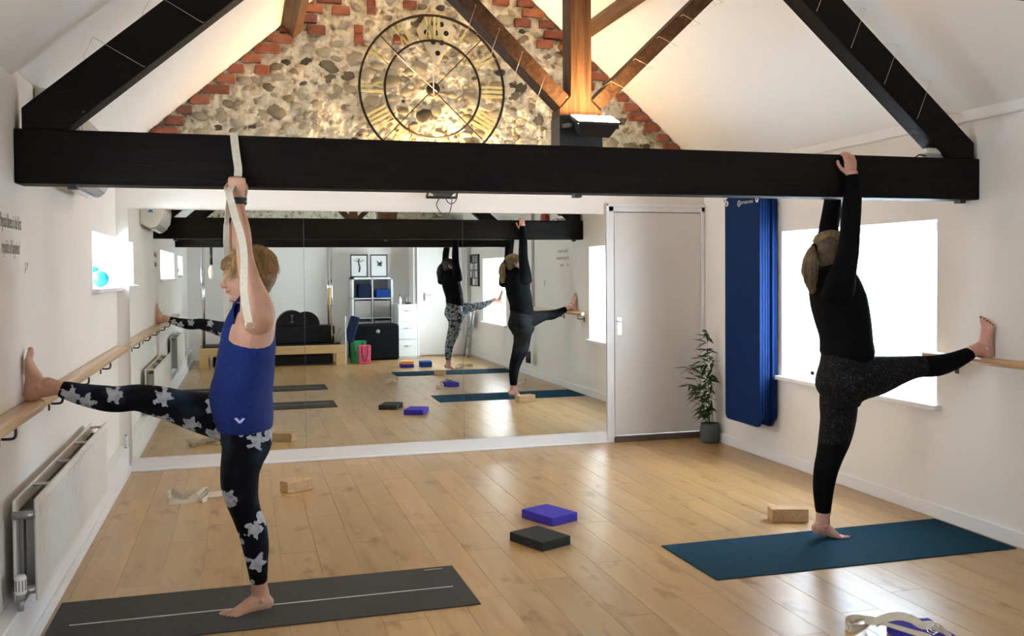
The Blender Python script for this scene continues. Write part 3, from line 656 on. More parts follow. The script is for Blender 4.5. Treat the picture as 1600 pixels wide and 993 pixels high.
for ang, ln, w_ in ((91, .225, .012), (139, .40, .009)):
    a = math.radians(ang); er = Vector((math.cos(a), 0, math.sin(a))); et = Vector((-math.sin(a), 0, math.cos(a))); cc = Vector((CKx, CKy-.028, CKz))
    g = MB().prism([cc-er*.04-et*w_*.4, cc+er*ln*.62-et*w_*.5, cc+er*ln*.7-et*w_*1.2, cc+er*ln-et*.001, cc+er*ln+et*.001, cc+er*ln*.7+et*w_*1.2, cc+er*ln*.62+et*w_*.5, cc-er*.04+et*w_*.4], (0, .005, 0))
    g.build('clock_hand', M['lineprint'], ck)
vp = thing('perforated_plate', 'cream triangular plate with round black holes behind the XII of the clock', 'plate', (1.535, YE-.02, 3.35))
MB().prism([(1.535, YE-.045, 3.16), (1.50, YE-.045, 3.185), (1.37, YE-.045, 3.42), (1.46, YE-.045, 3.56), (1.61, YE-.045, 3.56), (1.70, YE-.045, 3.43), (1.565, YE-.045, 3.185)], (0, .03, 0)).build('plate', M['plate'], vp, bevel=.006)
for q in ((1.45, 7.46, 3.404), (1.532, 7.46, 3.403), (1.613, 7.46, 3.405), (1.506, 7.46, 3.331), (1.576, 7.46, 3.328), (1.542, 7.46, 3.243), (1.573, 7.46, 3.474), (1.514, 7.46, 3.475)):
    MB().lathe((q[0], YE-.046, q[2]), [(.001, -.002), (.020, -.002), (.022, .003)], 20, 'Y').build('hole', M['hole'], vp)

# ------------------------------------------------------------ people
def loft(mb, st, lat=(0, 1, 0), n=20, inf=0.0, sub=4, cap=True):
    """closed elliptical loft: st = [(x,y,z, a (sagittal half-size), b (lateral half-size))]"""
    S = [Vector(s) for s in [tuple(q)+() for q in []]]
    P5 = [(Vector(q[:3]), q[3]+inf, q[4]+inf) for q in st]
    pc = crv([p[0] for p in P5], sub); m0 = len(P5)
    ab = crv([Vector((p[1], p[2], 0)) for p in P5], sub)
    lat = Vector(lat); rings = []; m = len(pc)
    for i in range(m):
        t = (pc[min(i+1, m-1)]-pc[max(i-1, 0)]).normalized()
        sg = t.cross(lat).normalized(); l2 = sg.cross(t).normalized()
        rings.append((pc[i], t, sg, l2, max(ab[i].x, .002), max(ab[i].y, .002)))
    if cap:
        def capr(r, s):
            p, t, sg, l2, a, b = r; q = min(a, b); out = []
            for k in (1, 2, 3):
                th = k/3*PI/2*.96; out.append((p+t*s*q*.75*math.sin(th), t, sg, l2, max(a*math.cos(th), .001), max(b*math.cos(th), .001)))
            return out
        rings = list(reversed(capr(rings[0], -1)))+rings+capr(rings[-1], 1)
    vs = []; fs = []
    for p, t, sg, l2, a, b in rings:
        for k in range(n): th = 2*PI*k/n; vs.append(p+sg*a*math.cos(th)+l2*b*math.sin(th))
    for i in range(len(rings)-1):
        for k in range(n): j = (k+1) % n; fs.append((i*n+k, i*n+j, (i+1)*n+j, (i+1)*n+k))
    fs.append(tuple(reversed(range(n)))); fs.append(tuple(range((len(rings)-1)*n, len(rings)*n)))
    mb.add(vs, fs, True); return mb
def fuse(mb, name, mats, parent, voxel=.006, it=3, matfn=None):
    me = mb.mesh('tmp'); o = bpy.data.objects.new('tmp', me); C.objects.link(o)
    r = o.modifiers.new('r', 'REMESH'); r.mode = 'VOXEL'; r.voxel_size = voxel; r.adaptivity = 0
    if it: s = o.modifiers.new('s', 'SMOOTH'); s.factor = .5; s.iterations = it
    dg = bpy.context.evaluated_depsgraph_get()
    nm = bpy.data.meshes.new_from_object(o.evaluated_get(dg)); bpy.data.objects.remove(o); bpy.data.meshes.remove(me)
    nm.name = name; nm.transform(Matrix.Translation(-wloc(parent)))
    nm.materials.clear()
    for q in mats: nm.materials.append(q)
    smooth(nm)
    if matfn:
        off = wloc(parent)
        for p in nm.polygons: p.material_index = matfn(p.center+off)
    ob = bpy.data.objects.new(name, nm); C.objects.link(ob); ob.parent = parent; return ob
def frame(o, x, z):
    x = Vector(x).normalized(); z = Vector(z); z = (z-x*z.dot(x)).normalized(); y = z.cross(x)
    return Matrix(((x.x, y.x, z.x, o[0]), (x.y, y.y, z.y, o[1]), (x.z, y.z, z.z, o[2]), (0, 0, 0, 1)))
def foot(mb, ankle, fd, up, big, L=.235, bend=0.0):
    """fd heel->toe, up dorsal, big = +1 when the big toe lies on local +y"""
    Mx = frame(ankle, fd, up); k = L/.235; nails = []
    def q(x, y, z): return Mx @ Vector((x*k, y*k, z*k))
    lat = Mx.to_3x3() @ Vector((0, 1, 0))
    st = [(-.048, 0, -.038, .024, .023), (-.030, 0, -.030, .038, .030), (.000, 0, -.026, .044, .033), (.035, .0, -.031, .036, .033), (.070, .001*big, -.043, .026, .040), (.096, .001*big, -.050, .0185, .0445), (.114, .001*big, -.055, .0135, .044)]
    loft(mb, [(*q(a, b, c), d*k, e*k) for a, b, c, d, e in st], lat)
    loft(mb, [(*q(-.004, 0, .075), .030*k, .030*k), (*q(-.008, 0, .040), .032*k, .029*k), (*q(-.010, 0, .010), .037*k, .031*k), (*q(-.008, 0, -.018), .044*k, .033*k)], lat)
    mb.ell(q(-.034, 0, -.048), (.023*k, .025*k, .024*k)); mb.ell(q(0, .028, -.012), (.012, .012, .012)); mb.ell(q(0, -.028, -.012), (.012, .012, .012))
    ys = [.032, .0105, -.0075, -.0245, -.040]; ln = [.056, .052, .045, .037, .029]; rr = [.0120, .0076, .0072, .0069, .0068]
    for i in range(5):
        y_ = ys[i]*big; x0 = .112-.004*i; r = rr[i]
        p0 = Vector((x0, y_*.92, -.056)); a = bend
        p1 = p0+Vector((ln[i]*.55*math.cos(a), y_*.08, ln[i]*.55*math.sin(a)+.004)); p2 = p0+Vector((ln[i]*math.cos(a), y_*.12, ln[i]*math.sin(a)-.002))
        mb.tube([q(*p0), q(*((p0+p1)/2)), q(*p1), q(*((p1*.3+p2*.7))), q(*p2)], [r*k, r*k*.95, r*k*.95, r*k*1.02, r*k*.6], 10)
        nails.append((q(p2.x-.004, p2.y, p2.z+r*.85), Mx, r*k))
    return nails
def hand(mb, wrist, xd, pd, thumb, curl, spread=.05, tcurl=.4, k=1.0):
    """xd wrist->knuckles, pd palm direction, thumb=+1 thumb on local +y side"""
    x = Vector(xd).normalized(); p = Vector(pd); p = (p-x*p.dot(x)).normalized(); y = p.cross(x)*thumb; O = Vector(wrist)
    def q(a, b, c): return O+x*a*k+y*b*k+p*c*k
    loft(mb, [(*q(-.02, 0, 0), .017*k, .026*k), (*q(.01, 0, 0), .017*k, .028*k), (*q(.04, 0, .002), .016*k, .037*k), (*q(.07, 0, .001), .014*k, .040*k), (*q(.086, -.002, 0), .011*k, .038*k)], y)
    mb.ell(q(.03, .022, .012), (.018*k,)*3)
    fl = [(.030, .041, .026, .020), (.0105, .045, .030, .021), (-.0095, .042, .028, .020), (-.0285, .033, .022, .018)]
    tips = []
    for i, (yo, a, b, c) in enumerate(fl):
        rad = (.0088, .0088, .0084, .0076)[i]*k; P_ = q(.082-.003*abs(i-1), yo, 0); ang = 0; pts_ = [q(.06, yo*.9, 0), P_]
        sd = (yo*spread*30)
        for j, s in enumerate((a, b, c)):
            ang += curl[j]; d = x*math.cos(ang)+p*math.sin(ang)+y*sd*.35*math.cos(ang); P_ = P_+d.normalized()*s*k; pts_.append(P_)
        mb.tube(crv(pts_, 3), [rad]*10+[rad*.95]*2+[rad*.7], 10); tips.append(P_)
    T = q(.018, .028, .006); d1 = (x*.75+y*.75+p*.25).normalized(); d2 = (x*.9+y*(.45-tcurl*.6)+p*(.15+tcurl)).normalized(); d3 = (x*.9-y*tcurl*.5+p*(.2+tcurl)).normalized()
    pt = [q(.005, .015, .004), T, T+d1*.034*k, T+d1*.034*k+d2*.031*k, T+d1*.034*k+d2*.031*k+d3*.022*k]
    mb.tube(crv(pt, 3), [.013*k]*4+[.011*k]*4+[.0098*k]*3+[.008*k, .006*k], 10)
    return tips
def head(mb, c, fw_, up, k=1.0):
    Mx = frame(c, fw_, up); R3 = Mx.to_3x3()
    def E(p, r): mb.ell(Mx @ (Vector(p)*k), tuple(a*k for a in r), 20, 14, R3.to_4x4())
    E((-.012, 0, .030), (.094, .073, .082)); E((.028, 0, -.028), (.060, .056, .078)); E((.045, 0, -.078), (.034, .036, .030)); E((.058, 0, .030), (.034, .050, .040))
    E((.012, 0, -.055), (.050, .052, .040)); E((.062, .026, -.022), (.022, .022, .020)); E((.062, -.026, -.022), (.022, .022, .020))
    def T(ps, r): mb.tube([Mx @ (Vector(p)*k) for p in ps], [a*k for a in r], 10)
    T([(.084, 0, .016), (.096, 0, -.006), (.109, 0, -.022), (.104, 0, -.032), (.086, 0, -.034)], [.007, .009, .0115, .010, .008])
    E((.094, .010, -.029), (.010, .007, .007)); E((.094, -.010, -.029), (.010, .007, .007))
    T([(.076, -.020, -.051), (.088, 0, -.049), (.076, .020, -.051)], [.004, .0075, .004]); T([(.074, -.018, -.061), (.085, 0, -.062), (.074, .018, -.061)], [.004, .0085, .004])
    E((.072, 0, -.090), (.016, .018, .014))
    T([(.078, -.036, .022), (.090, -.012, .019)], [.006, .007]); T([(.078, .036, .022), (.090, .012, .019)], [.006, .007])
    for s in (-1, 1):
        T([(-.006, s*.072, .014), (-.016, s*.082, .020), (-.022, s*.083, .000), (-.012, s*.078, -.022), (-.002, s*.070, -.026)], [.005, .007, .007, .006, .005])
    return Mx
def strands(mb, roots, r0=.0016):
    for ps in roots: mb.tube(ps, [r0*(1-.7*i/(len(ps)-1)) for i in range(len(ps))], 4, False)

# ---- woman in blue (left)
pl = thing('person', 'woman in royal blue vest and floral leggings, foot on left wall, holding a strap', 'person', (0.02, 4.26, 0.005))
b = MB()
loft(b, [(0.005, 4.27, 0.71, 0.0841, 0.12), (0.005, 4.27, 0.743, 0.1038, 0.15), (0.006, 4.27, 0.808, 0.1038, 0.165), (0.005, 4.27, 0.907, 0.101, 0.15), (0.014, 4.27, 1.02, 0.0954, 0.135), (0.021, 4.27, 1.104, 0.0969, 0.135), (0.028, 4.27, 1.189, 0.1053, 0.145), (0.045, 4.27, 1.259, 0.0956, 0.152), (0.054, 4.27, 1.312, 0.0788, 0.15), (0.052, 4.27, 1.357, 0.0506, 0.09)], inf=0)
loft(b, [(0.051, 4.27, 1.315, 0.0534, 0.058), (0.044, 4.27, 1.363, 0.0506, 0.052), (0.034, 4.27, 1.425, 0.0506, 0.052), (0.032, 4.27, 1.464, 0.0506, 0.05)])
hL = head(b, (0.021, 4.27, 1.464), (-1, -.02, -.10), (-.10, 0, 1), 1.0)
loft(b, [(0.065, 4.14, 1.265, 0.0655, 0.055), (0.062, 4.115, 1.301, 0.0733, 0.062), (0.055, 4.11, 1.351, 0.0664, 0.058), (0.043, 4.115, 1.402, 0.0542, 0.05), (0.03, 4.12, 1.456, 0.0447, 0.046), (0.018, 4.13, 1.516, 0.038, 0.042), (0.011, 4.14, 1.571, 0.034, 0.04), (0.009, 4.155, 1.628, 0.0328, 0.038), (0.005, 4.17, 1.683, 0.0288, 0.034), (-0.003, 4.185, 1.739, 0.0234, 0.029), (-0.008, 4.198, 1.783, 0.0215, 0.027), (-0.01, 4.2, 1.811, 0.022, 0.028)])
loft(b, [(0.06, 4.39, 1.267, 0.0637, 0.055), (0.042, 4.425, 1.324, 0.0612, 0.055), (0.026, 4.425, 1.397, 0.0524, 0.05), (0.008, 4.42, 1.476, 0.0436, 0.046), (-0.013, 4.4, 1.551, 0.039, 0.042), (-0.022, 4.38, 1.619, 0.0345, 0.038), (-0.019, 4.35, 1.692, 0.0285, 0.034), (-0.01, 4.315, 1.752, 0.0241, 0.029), (-0.001, 4.29, 1.801, 0.022, 0.026)])
# left hand (near) closed round the strap, right hand just below and behind it
hand(b, (-0.01, 4.195, 1.805), (-.10, 0, 1), (0.15, 1, 0), -1, (1.45, 1.5, .9), 0, 1.0, .95)
hand(b, (0.001, 4.285, 1.796), (-.05, 0, .8), (0, -1, 0), 1, (1.35, 1.4, .9), 0, .9, .85)
legL1 = [(0.008, 4.22, 0.797, 0.0998, 0.09), (0.009, 4.215, 0.747, 0.1025, 0.095), (-0.009, 4.215, 0.678, 0.0871, 0.088), (-0.021, 4.22, 0.617, 0.0788, 0.082), (-0.022, 4.225, 0.551, 0.0748, 0.077), (-0.012, 4.23, 0.488, 0.0652, 0.069), (0.006, 4.235, 0.423, 0.0584, 0.06), (0.027, 4.24, 0.358, 0.0586, 0.058), (0.04, 4.24, 0.283, 0.053, 0.053), (0.046, 4.24, 0.204, 0.0419, 0.043), (0.051, 4.24, 0.132, 0.0335, 0.036), (0.051, 4.24, 0.084, 0.0321, 0.033), (0.051, 4.24, 0.05, 0.0335, 0.033)]
legL2 = [(-0.01, 4.33, 0.809, 0.0994, 0.09), (-0.1, 4.34, 0.84, 0.0934, 0.092), (-0.194, 4.35, 0.869, 0.0846, 0.087), (-0.285, 4.355, 0.897, 0.0701, 0.078), (-0.361, 4.36, 0.921, 0.0643, 0.068), (-0.445, 4.365, 0.941, 0.0542, 0.058), (-0.526, 4.37, 0.937, 0.0526, 0.056), (-0.585, 4.37, 0.945, 0.051, 0.055), (-0.666, 4.37, 0.964, 0.0425, 0.046), (-0.74, 4.365, 0.989, 0.0327, 0.037), (-0.778, 4.365, 1.003, 0.0313, 0.035), (-0.807, 4.365, 1.014, 0.0326, 0.035)]
loft(b, legL1); loft(b, legL2)
nl = foot(b, (0.051, 4.235, 0.06), (-1, -.34, .0), (0, 0, 1), -1, .232)
aw = Vector((0.051, 4.235, 0.06))
fx_ = Vector((XL+.0735, 4.36, 1.005)); foot(b, fx_, (.05, 0.05, 1), (1, 0, 0), -1, .232)
body = fuse(b, 'body', [M['skinL']], pl, .0037, 2)
# leggings
b = MB()
loft(b, legL1[:11], inf=.0045); loft(b, legL2[:10], inf=.0045)
loft(b, [(0.004, 4.27, 0.695, 0.0841, 0.12), (0.005, 4.27, 0.738, 0.1038, 0.16), (0.006, 4.27, 0.8, 0.1052, 0.17), (0.004, 4.27, 0.879, 0.1038, 0.16)], inf=.004)
fuse(b, 'leggings', [M['floral']], pl, .006, 2)
# vest
b = MB()
loft(b, [(0.003, 4.27, 0.797, 0.1178, 0.178), (0.001, 4.27, 0.837, 0.1248, 0.182), (-0.006, 4.27, 0.891, 0.1317, 0.18), (-0.011, 4.27, 0.95, 0.1345, 0.172), (0.001, 4.27, 1.015, 0.129, 0.158), (0.01, 4.27, 1.09, 0.1248, 0.15), (0.019, 4.27, 1.155, 0.1207, 0.146), (0.022, 4.27, 1.183, 0.1179, 0.115), (0.025, 4.27, 1.217, 0.1151, 0.105), (0.034, 4.27, 1.264, 0.1054, 0.1), (0.046, 4.27, 1.312, 0.09, 0.1), (0.051, 4.27, 1.335, 0.0731, 0.09)], n=36, cap=False)
b2 = fuse(b, 'vest', [M['topL']], pl, .006, 2)
b = MB(); q = [(-0.041, 4.07, 0.874), (-0.028, 4.07, 0.875), (-0.012, 4.07, 0.853), (-0.022, 4.07, 0.852)]; b.prism(q, (0, -.004, 0)); q = [(-0.007, 4.07, 0.873), (0.004, 4.07, 0.872), (-0.013, 4.07, 0.852), (-0.02, 4.07, 0.861)]; b.prism(q, (0, -.004, 0))
b.build('printed_mark', M['logo'], pl)
# vest shoulder strap at the back
MB().ribbon([(-0.038, 4.2, 1.264), (-0.04, 4.2, 1.305), (-0.034, 4.22, 1.343), (-0.007, 4.23, 1.381)], .05, (0, 1, 0), .004).build('vest_strap', M['topL'], pl)
# hair (short layered)
def short_hair(Mx, mat_, parent, k=1.0):
    b = MB(); R4 = Mx.to_3x3().to_4x4()
    def E(p, r): b.ell(Mx @ (Vector(p)*k), tuple(a*k for a in r), 20, 14, R4)
    E((-.024, 0, .052), (.104, .090, .080)); E((-.058, 0, .005), (.070, .080, .082)); E((-.062, 0, -.045), (.040, .060, .045)); E((.052, 0, .068), (.052, .066, .034)); E((.078, 0, .052), (.030, .052, .022))
    o = fuse(b, 'hair', [M['blonderoot']], parent, .006, 3)
    rs = []; r = random.Random(3)
    for i in range(1500):
        u_, v_ = r.uniform(0, 2*PI), r.uniform(.05, 1.0)
        d = Vector((math.cos(u_)*math.sin(v_*1.75), math.sin(u_)*math.sin(v_*1.75), math.cos(v_*1.75)))
        base = Vector((-.024+.100*d.x, .088*d.y, .050+.080*d.z))
        if base.x > .03 and base.z < .04: continue
        dn = Vector((d.x*.25+.15*(1 if base.x > .02 else -.5), d.y*.2, -1)).normalized()
        tan = (dn-d*dn.dot(d)).normalized(); ln = r.uniform(.03, .065)
        ps = [base+d*.000, base+d*.008+tan*ln*.35, base+d*.009+tan*ln*.7+dn*ln*.05, base+d*r.uniform(.0, .012)+tan*ln*.8+dn*ln*.25]
        rs.append([Mx @ (p*k) for p in ps])
    s = MB(); strands(s, rs, .0021); so = s.build('hair_strands', mat_, o); so['kind'] = 'stuff'
    return o
short_hair(hL, M['blonde'], pl)
for s in (-1, 1):
    e_ = MB().ell(hL @ Vector((.0785, s*.027, .000)), (.0105, .0105, .0065)).build('eye', M['eye'], pl); MB().ell(hL @ Vector((.0862, s*.0275, .000)), (.0035, .0045, .0045)).build('iris', M['darkhair'], e_)
    MB().tube([hL @ Vector((.072, s*.043, .020)), hL @ Vector((.086, s*.030, .026)), hL @ Vector((.091, s*.014, .022))], .003, 6).build('eyebrow', M['blonde'], pl)
    MB().tube([hL @ Vector((.080, s*.040, .001)), hL @ Vector((.0925, s*.027, .0005)), hL @ Vector((.087, s*.014, -.001))], .002, 6).build('eyelid', M['skinL'], pl)
MB().tube([hL @ Vector((.078, -.021, -.0555)), hL @ Vector((.0925, 0, -.0555)), hL @ Vector((.078, .021, -.0555))], [.003, .0055, .003], 8).build('lips', M['lip'], pl)
wp = (-0.008, 4.197, 1.789)
MB().lathe(wp, [(.031, -.014), (.034, -.012), (.034, .012), (.031, .014), (.028, 0), (.031, -.014)], 24, 'Z').build('watch', M['watch'], pl)

# strap held by the woman in blue
st_ = thing('yoga_strap', 'cream cotton strap looped over the tie beam, held by the woman in blue', 'strap', (0, 4.28, 2.08))
q = [(-.018, 4.45, 1.98), (-.018, 4.445, 2.07), (-.021, 4.36, 2.0875)] + [(v[0], 4.277, v[2]) for v in [(-0.025, 4.28, 2.09), (-0.023, 4.28, 2.051)]] + [(-0.016, 4.255, 1.984), (-0.01, 4.245, 1.936), (-0.011, 4.235, 1.899)]
MB().ribbon(q, .033, (1, 0, 0)).build('webbing', M['cotton'], st_)
q = [(-0.027, 4.2, 1.86), (-0.048, 4.15, 1.823), (-0.038, 4.13, 1.773), (-0.025, 4.09, 1.717), (-0.001, 4.05, 1.63), (0.009, 4.03, 1.55), (0.007, 4.01, 1.47), (0.006, 3.99, 1.405), (0.013, 3.985, 1.339), (0.024, 3.985, 1.274)]
MB().ribbon(q, .030, (1, 0, .2), .002).build('webbing', M['cotton'], st_)
q = [(-0.027, 4.26, 1.854), (-0.051, 4.28, 1.806), (-0.06, 4.3, 1.723), (-0.065, 4.32, 1.64), (-0.065, 4.33, 1.555), (-0.068, 4.34, 1.442), (-0.07, 4.34, 1.329), (-0.062, 4.33, 1.218)]
MB().ribbon(q, .027, [(.6, .8, 0), (.8, .5, 0), (1, 0, 0)], .002).build('webbing', M['cotton'], st_)
cb_ = (0.027, 3.985, 1.266)
b = MB()
for o_ in (0, .006):
    b.tube([(cb_[0]+.017*math.cos(a*PI/8), cb_[1]-.003+o_, cb_[2]+.014*math.sin(a*PI/8)-.002) for a in range(17)], .0022, 6)
b.build('ring_buckle', M['chrome'], st_)

# ---- woman in black (right); reused for the third woman
SR = dict(
 torso=[(3.138, 4.4, 0.774, 0.0905, 0.12), (3.138, 4.4, 0.83, 0.1288, 0.155), (3.146, 4.4, 0.885, 0.1306, 0.16), (3.154, 4.4, 0.955, 0.122, 0.145), (3.158, 4.4, 1.025, 0.1203, 0.13), (3.158, 4.4, 1.088, 0.1237, 0.13), (3.149, 4.4, 1.158, 0.1289, 0.135), (3.129, 4.4, 1.235, 0.1322, 0.145), (3.109, 4.4, 1.312, 0.1321, 0.15), (3.089, 4.4, 1.386, 0.1181, 0.15), (3.084, 4.4, 1.445, 0.0937, 0.14), (3.084, 4.4, 1.5, 0.0555, 0.07)],
 neck=[(3.088, 4.4, 1.445, 0.0625, 0.06), (3.088, 4.4, 1.497, 0.0556, 0.05), (3.092, 4.4, 1.549, 0.0556, 0.05)],
 armN=[(3.02, 4.28, 1.337, 0.0879, 0.055), (3.018, 4.25, 1.402, 0.0773, 0.06), (3.031, 4.235, 1.479, 0.0587, 0.054), (3.052, 4.232, 1.569, 0.0487, 0.048), (3.063, 4.232, 1.673, 0.0436, 0.044), (3.071, 4.235, 1.77, 0.0454, 0.043), (3.084, 4.24, 1.855, 0.0404, 0.038), (3.091, 4.245, 1.915, 0.0337, 0.033), (3.09, 4.248, 1.959, 0.0287, 0.029), (3.089, 4.25, 1.983, 0.0287, 0.029)],
 armF=[(3.169, 4.52, 1.372, 0.0856, 0.055), (3.169, 4.55, 1.462, 0.0646, 0.055), (3.156, 4.555, 1.551, 0.0538, 0.05), (3.148, 4.55, 1.63, 0.0502, 0.047), (3.149, 4.54, 1.708, 0.0465, 0.044), (3.155, 4.525, 1.793, 0.0446, 0.042), (3.158, 4.515, 1.877, 0.0392, 0.037), (3.157, 4.508, 1.947, 0.0338, 0.032), (3.157, 4.505, 1.997, 0.0302, 0.029), (3.156, 4.504, 2.025, 0.0302, 0.029)],
 legN=[(3.126, 4.35, 0.857, 0.1241, 0.09), (3.188, 4.325, 0.885, 0.1136, 0.092), (3.298, 4.305, 0.905, 0.1018, 0.087), (3.405, 4.285, 0.929, 0.0761, 0.072), (3.504, 4.26, 0.947, 0.0571, 0.059), (3.603, 4.23, 0.952, 0.0546, 0.056), (3.697, 4.205, 0.977, 0.045, 0.046), (3.784, 4.19, 1.014, 0.0329, 0.037), (3.826, 4.19, 1.032, 0.033, 0.036), (3.864, 4.19, 1.045, 0.0366, 0.035)],
 legF=[(3.181, 4.46, 0.835, 0.1271, 0.09), (3.16, 4.46, 0.751, 0.1058, 0.09), (3.151, 4.455, 0.649, 0.0968, 0.082), (3.125, 4.45, 0.545, 0.0878, 0.073), (3.091, 4.445, 0.452, 0.0718, 0.061), (3.065, 4.445, 0.369, 0.0623, 0.057), (3.051, 4.445, 0.267, 0.0517, 0.05), (3.049, 4.445, 0.158, 0.0391, 0.037), (3.047, 4.445, 0.123, 0.0391, 0.034), (3.049, 4.445, 0.091, 0.0419, 0.034)])
FA = (3.053, 4.445, 0.083)
HR = (3.084, 4.4, 1.57)
def woman_black(label, loc, off, top, legs, hairm, skin, hood, dx=0):
    off = Vector(off)
    def S(k, n=None): l = SR[k] if n is None else SR[k][:n]; return [(a+off.x, b_+off.y, c+off.z, d, e) for a, b_, c, d, e in l]
    def V3(p): return Vector(p)+off
    pr = thing('person', label, 'person', loc)
    b = MB(); loft(b, S('torso')); loft(b, S('neck')); loft(b, S('armN')); loft(b, S('armF')); loft(b, S('legN')); loft(b, S('legF'))
    Hm = head(b, V3(HR), (1, 0, .22), (-.22, 0, 1), .98)
    wn, wf = V3(SR['armN'][-2][:3]), V3(SR['armF'][-2][:3])
    zt = 2.083
    hn = wn.copy(); hn.y = 4.262+off.y
    hand(b, (wn.x, 4.256+off.y, wn.z+.012), (-.10, 0, 1), (0, 1, 0), -1, (.42, 1.05, .45), .03, -.05, .96)
    hand(b, (wf.x, 4.458+off.y, 1.970), (.08, 0, 1), (0, -1, 0), 1, (.10, .75, .9), .09, -.1, .92)
    fn = foot(b, (XR-.075, 4.185+off.y, 1.043), (-.09, .07, 1), (-1, 0, 0), 1, .235)
    ff = foot(b, V3(FA), (1, -.06, -.30), (.30, 0, 1), -1 if False else -1, .225, .33)
    fuse(b, 'body', [skin], pr, .006 if hood else .0039, 2)
    for nn, sz in ((fn, 1), (ff, 1)):
        for i, (p, Mx, r) in enumerate(nn):
            MB().ell(p, (.006 if i else .009, r*.75, .0028), 10, 6, Mx.to_3x3().to_4x4()).build('toenail', M['nail'], pr)
    # top with long sleeves
    b = MB()
    loft(b, [(a+off.x, b_+off.y, c+off.z, d, e) for a, b_, c, d, e in [(3.162, 4.4, 1.0, 0.1307, 0.148), (3.166, 4.4, 1.028, 0.1412, 0.152), (3.162, 4.4, 1.077, 0.1342, 0.15), (3.155, 4.4, 1.158, 0.1342, 0.148), (3.135, 4.4, 1.235, 0.1393, 0.155), (3.113, 4.4, 1.312, 0.1391, 0.16), (3.093, 4.4, 1.386, 0.1216, 0.16), (3.084, 4.4, 1.445, 0.0972, 0.15), (3.084, 4.4, 1.497, 0.0625, 0.08)]], n=36)
    loft(b, S('armN', 9), inf=.007); loft(b, S('armF', 9), inf=.007); loft(b, S('torso')[4:], inf=.009)
    if hood: b.ell(V3((HR[0]-.075, 4.4, HR[2]-.13)), (.06, .10, .055)); b.ell(V3((HR[0]-.01, 4.4, HR[2]-.125)), (.075, .085, .03))
    fuse(b, 'top', [top], pr, .006, 2)
    # leggings
    b = MB(); loft(b, S('legN', 8), inf=.004); loft(b, S('legF', 8), inf=.004); loft(b, S('torso', 5), inf=.004)
    zk = 0.528+off.z; xk = 3.528+off.x
    fuse(b, 'leggings', [legs, M['topR'] if legs == M['legR'] else legs], pr, .006, 2, (lambda p: 1 if (p.z < zk or p.x > xk) else 0))
    # hair, pulled back in a ponytail
    b = MB(); R4 = Hm.to_3x3().to_4x4()
    def E(p, r): b.ell(Hm @ Vector(p), r, 20, 14, R4)
    E((-.016, 0, .040), (.099, .080, .082)); E((-.040, 0, -.010), (.062, .072, .070)); E((.045, 0, .062), (.042, .058, .030))
    kn = Hm @ Vector((-.108, 0, .045)); E((-.095, 0, .044), (.03, .03, .03))
    rootm = M['ashroot'] if hairm == M['ash'] else hairm
    ho = fuse(b, 'hair', [rootm], pr, .006, 3)
    tl = [kn, kn+Vector((-.020, 0, -.008)), kn+Vector((-.034, 0, -.055)), kn+Vector((-.038, 0, -.12)), kn+Vector((-.034, 0, -.18)), kn+Vector((-.022, 0, -.225))]
    b = MB(); loft(b, [(*tl[0], .014, .016), (*tl[1], .020, .024), (*tl[2], .032, .034), (*tl[3], .034, .034), (*tl[4], .022, .024), (*tl[5], .006, .008)]); b.build('ponytail', rootm, ho)
    r = random.Random(5); rs = []
    for i in range(620):
        a = r.uniform(0, 2*PI); q_ = r.uniform(.4, 1.08); dl = r.uniform(.72, 1.1); wob = r.uniform(-.006, .006)
        rad = [.012, .021, .034, .038, .032*q_, .024*q_]
        rs.append([tl[0]+(tl[j]-tl[0])*(dl if j > 3 else 1)+Vector((math.cos(a)*rad[j]*q_+wob*(j > 2), math.sin(a)*rad[j]*q_, 0)) for j in range(6)])
    for i in range(300):   # strands drawn back over the skull to the knot
        a = r.uniform(-1.5, 1.5); e = r.uniform(-.55, 1.25)
        ps = []
        for j in range(6):
            f_ = j/5; d = Vector((math.cos(e+f_*(PI*.93-e)), 0, math.sin(e+f_*(PI*.93-e))))
            side = math.sin(a)*math.sin(PI*min(1, .5+.5*f_))
            ps.append(Hm @ Vector((-.016+.101*d.x*math.cos(a*(1-f_*.8)), .082*math.sin(a)*(1-f_)**.5, .040+.084*d.z*max(.35, math.cos(a*(1-f_))))))
        if ps[0][0] > 1e9: continue
        rs.append(ps)
    s = MB(); strands(s, rs, .0019); so = s.build('hair_strands', hairm, ho); so['kind'] = 'stuff'
    MB().tube([kn+Vector((-.010+.0*math.cos(t*PI/8), .021*math.sin(t*PI/8), .021*math.cos(t*PI/8))) for t in range(17)], .007, 6).build('hair_band', M['topR'], ho)
    for s in (-1, 1):
        MB().ell(Hm @ Vector((.080, s*.027, .000)), (.0105, .0105, .008)).build('eye', M['eye'], pr)
    MB().tube([Hm @ Vector((.078, -.021, -.0555)), Hm @ Vector((.0925, 0, -.0555)), Hm @ Vector((.078, .021, -.0555))], [.003, .005, .003], 8).build('lips', M['lip'], pr)
    return pr
woman_black('blonde woman in black top and charcoal leggings, foot on right wall, gripping the beam', (3.12, 4.43, .006), (0, 0, 0), M['topR'], M['legR'], M['ash'], M['skinR'], False)
woman_black('dark-haired woman in black hooded top and grey patterned leggings, seen only in the mirror', (3.06, 1.09, .006), (-.06, -3.337, 0), M['topR'], M['camo'], M['darkhair'], M['skinR'], True)

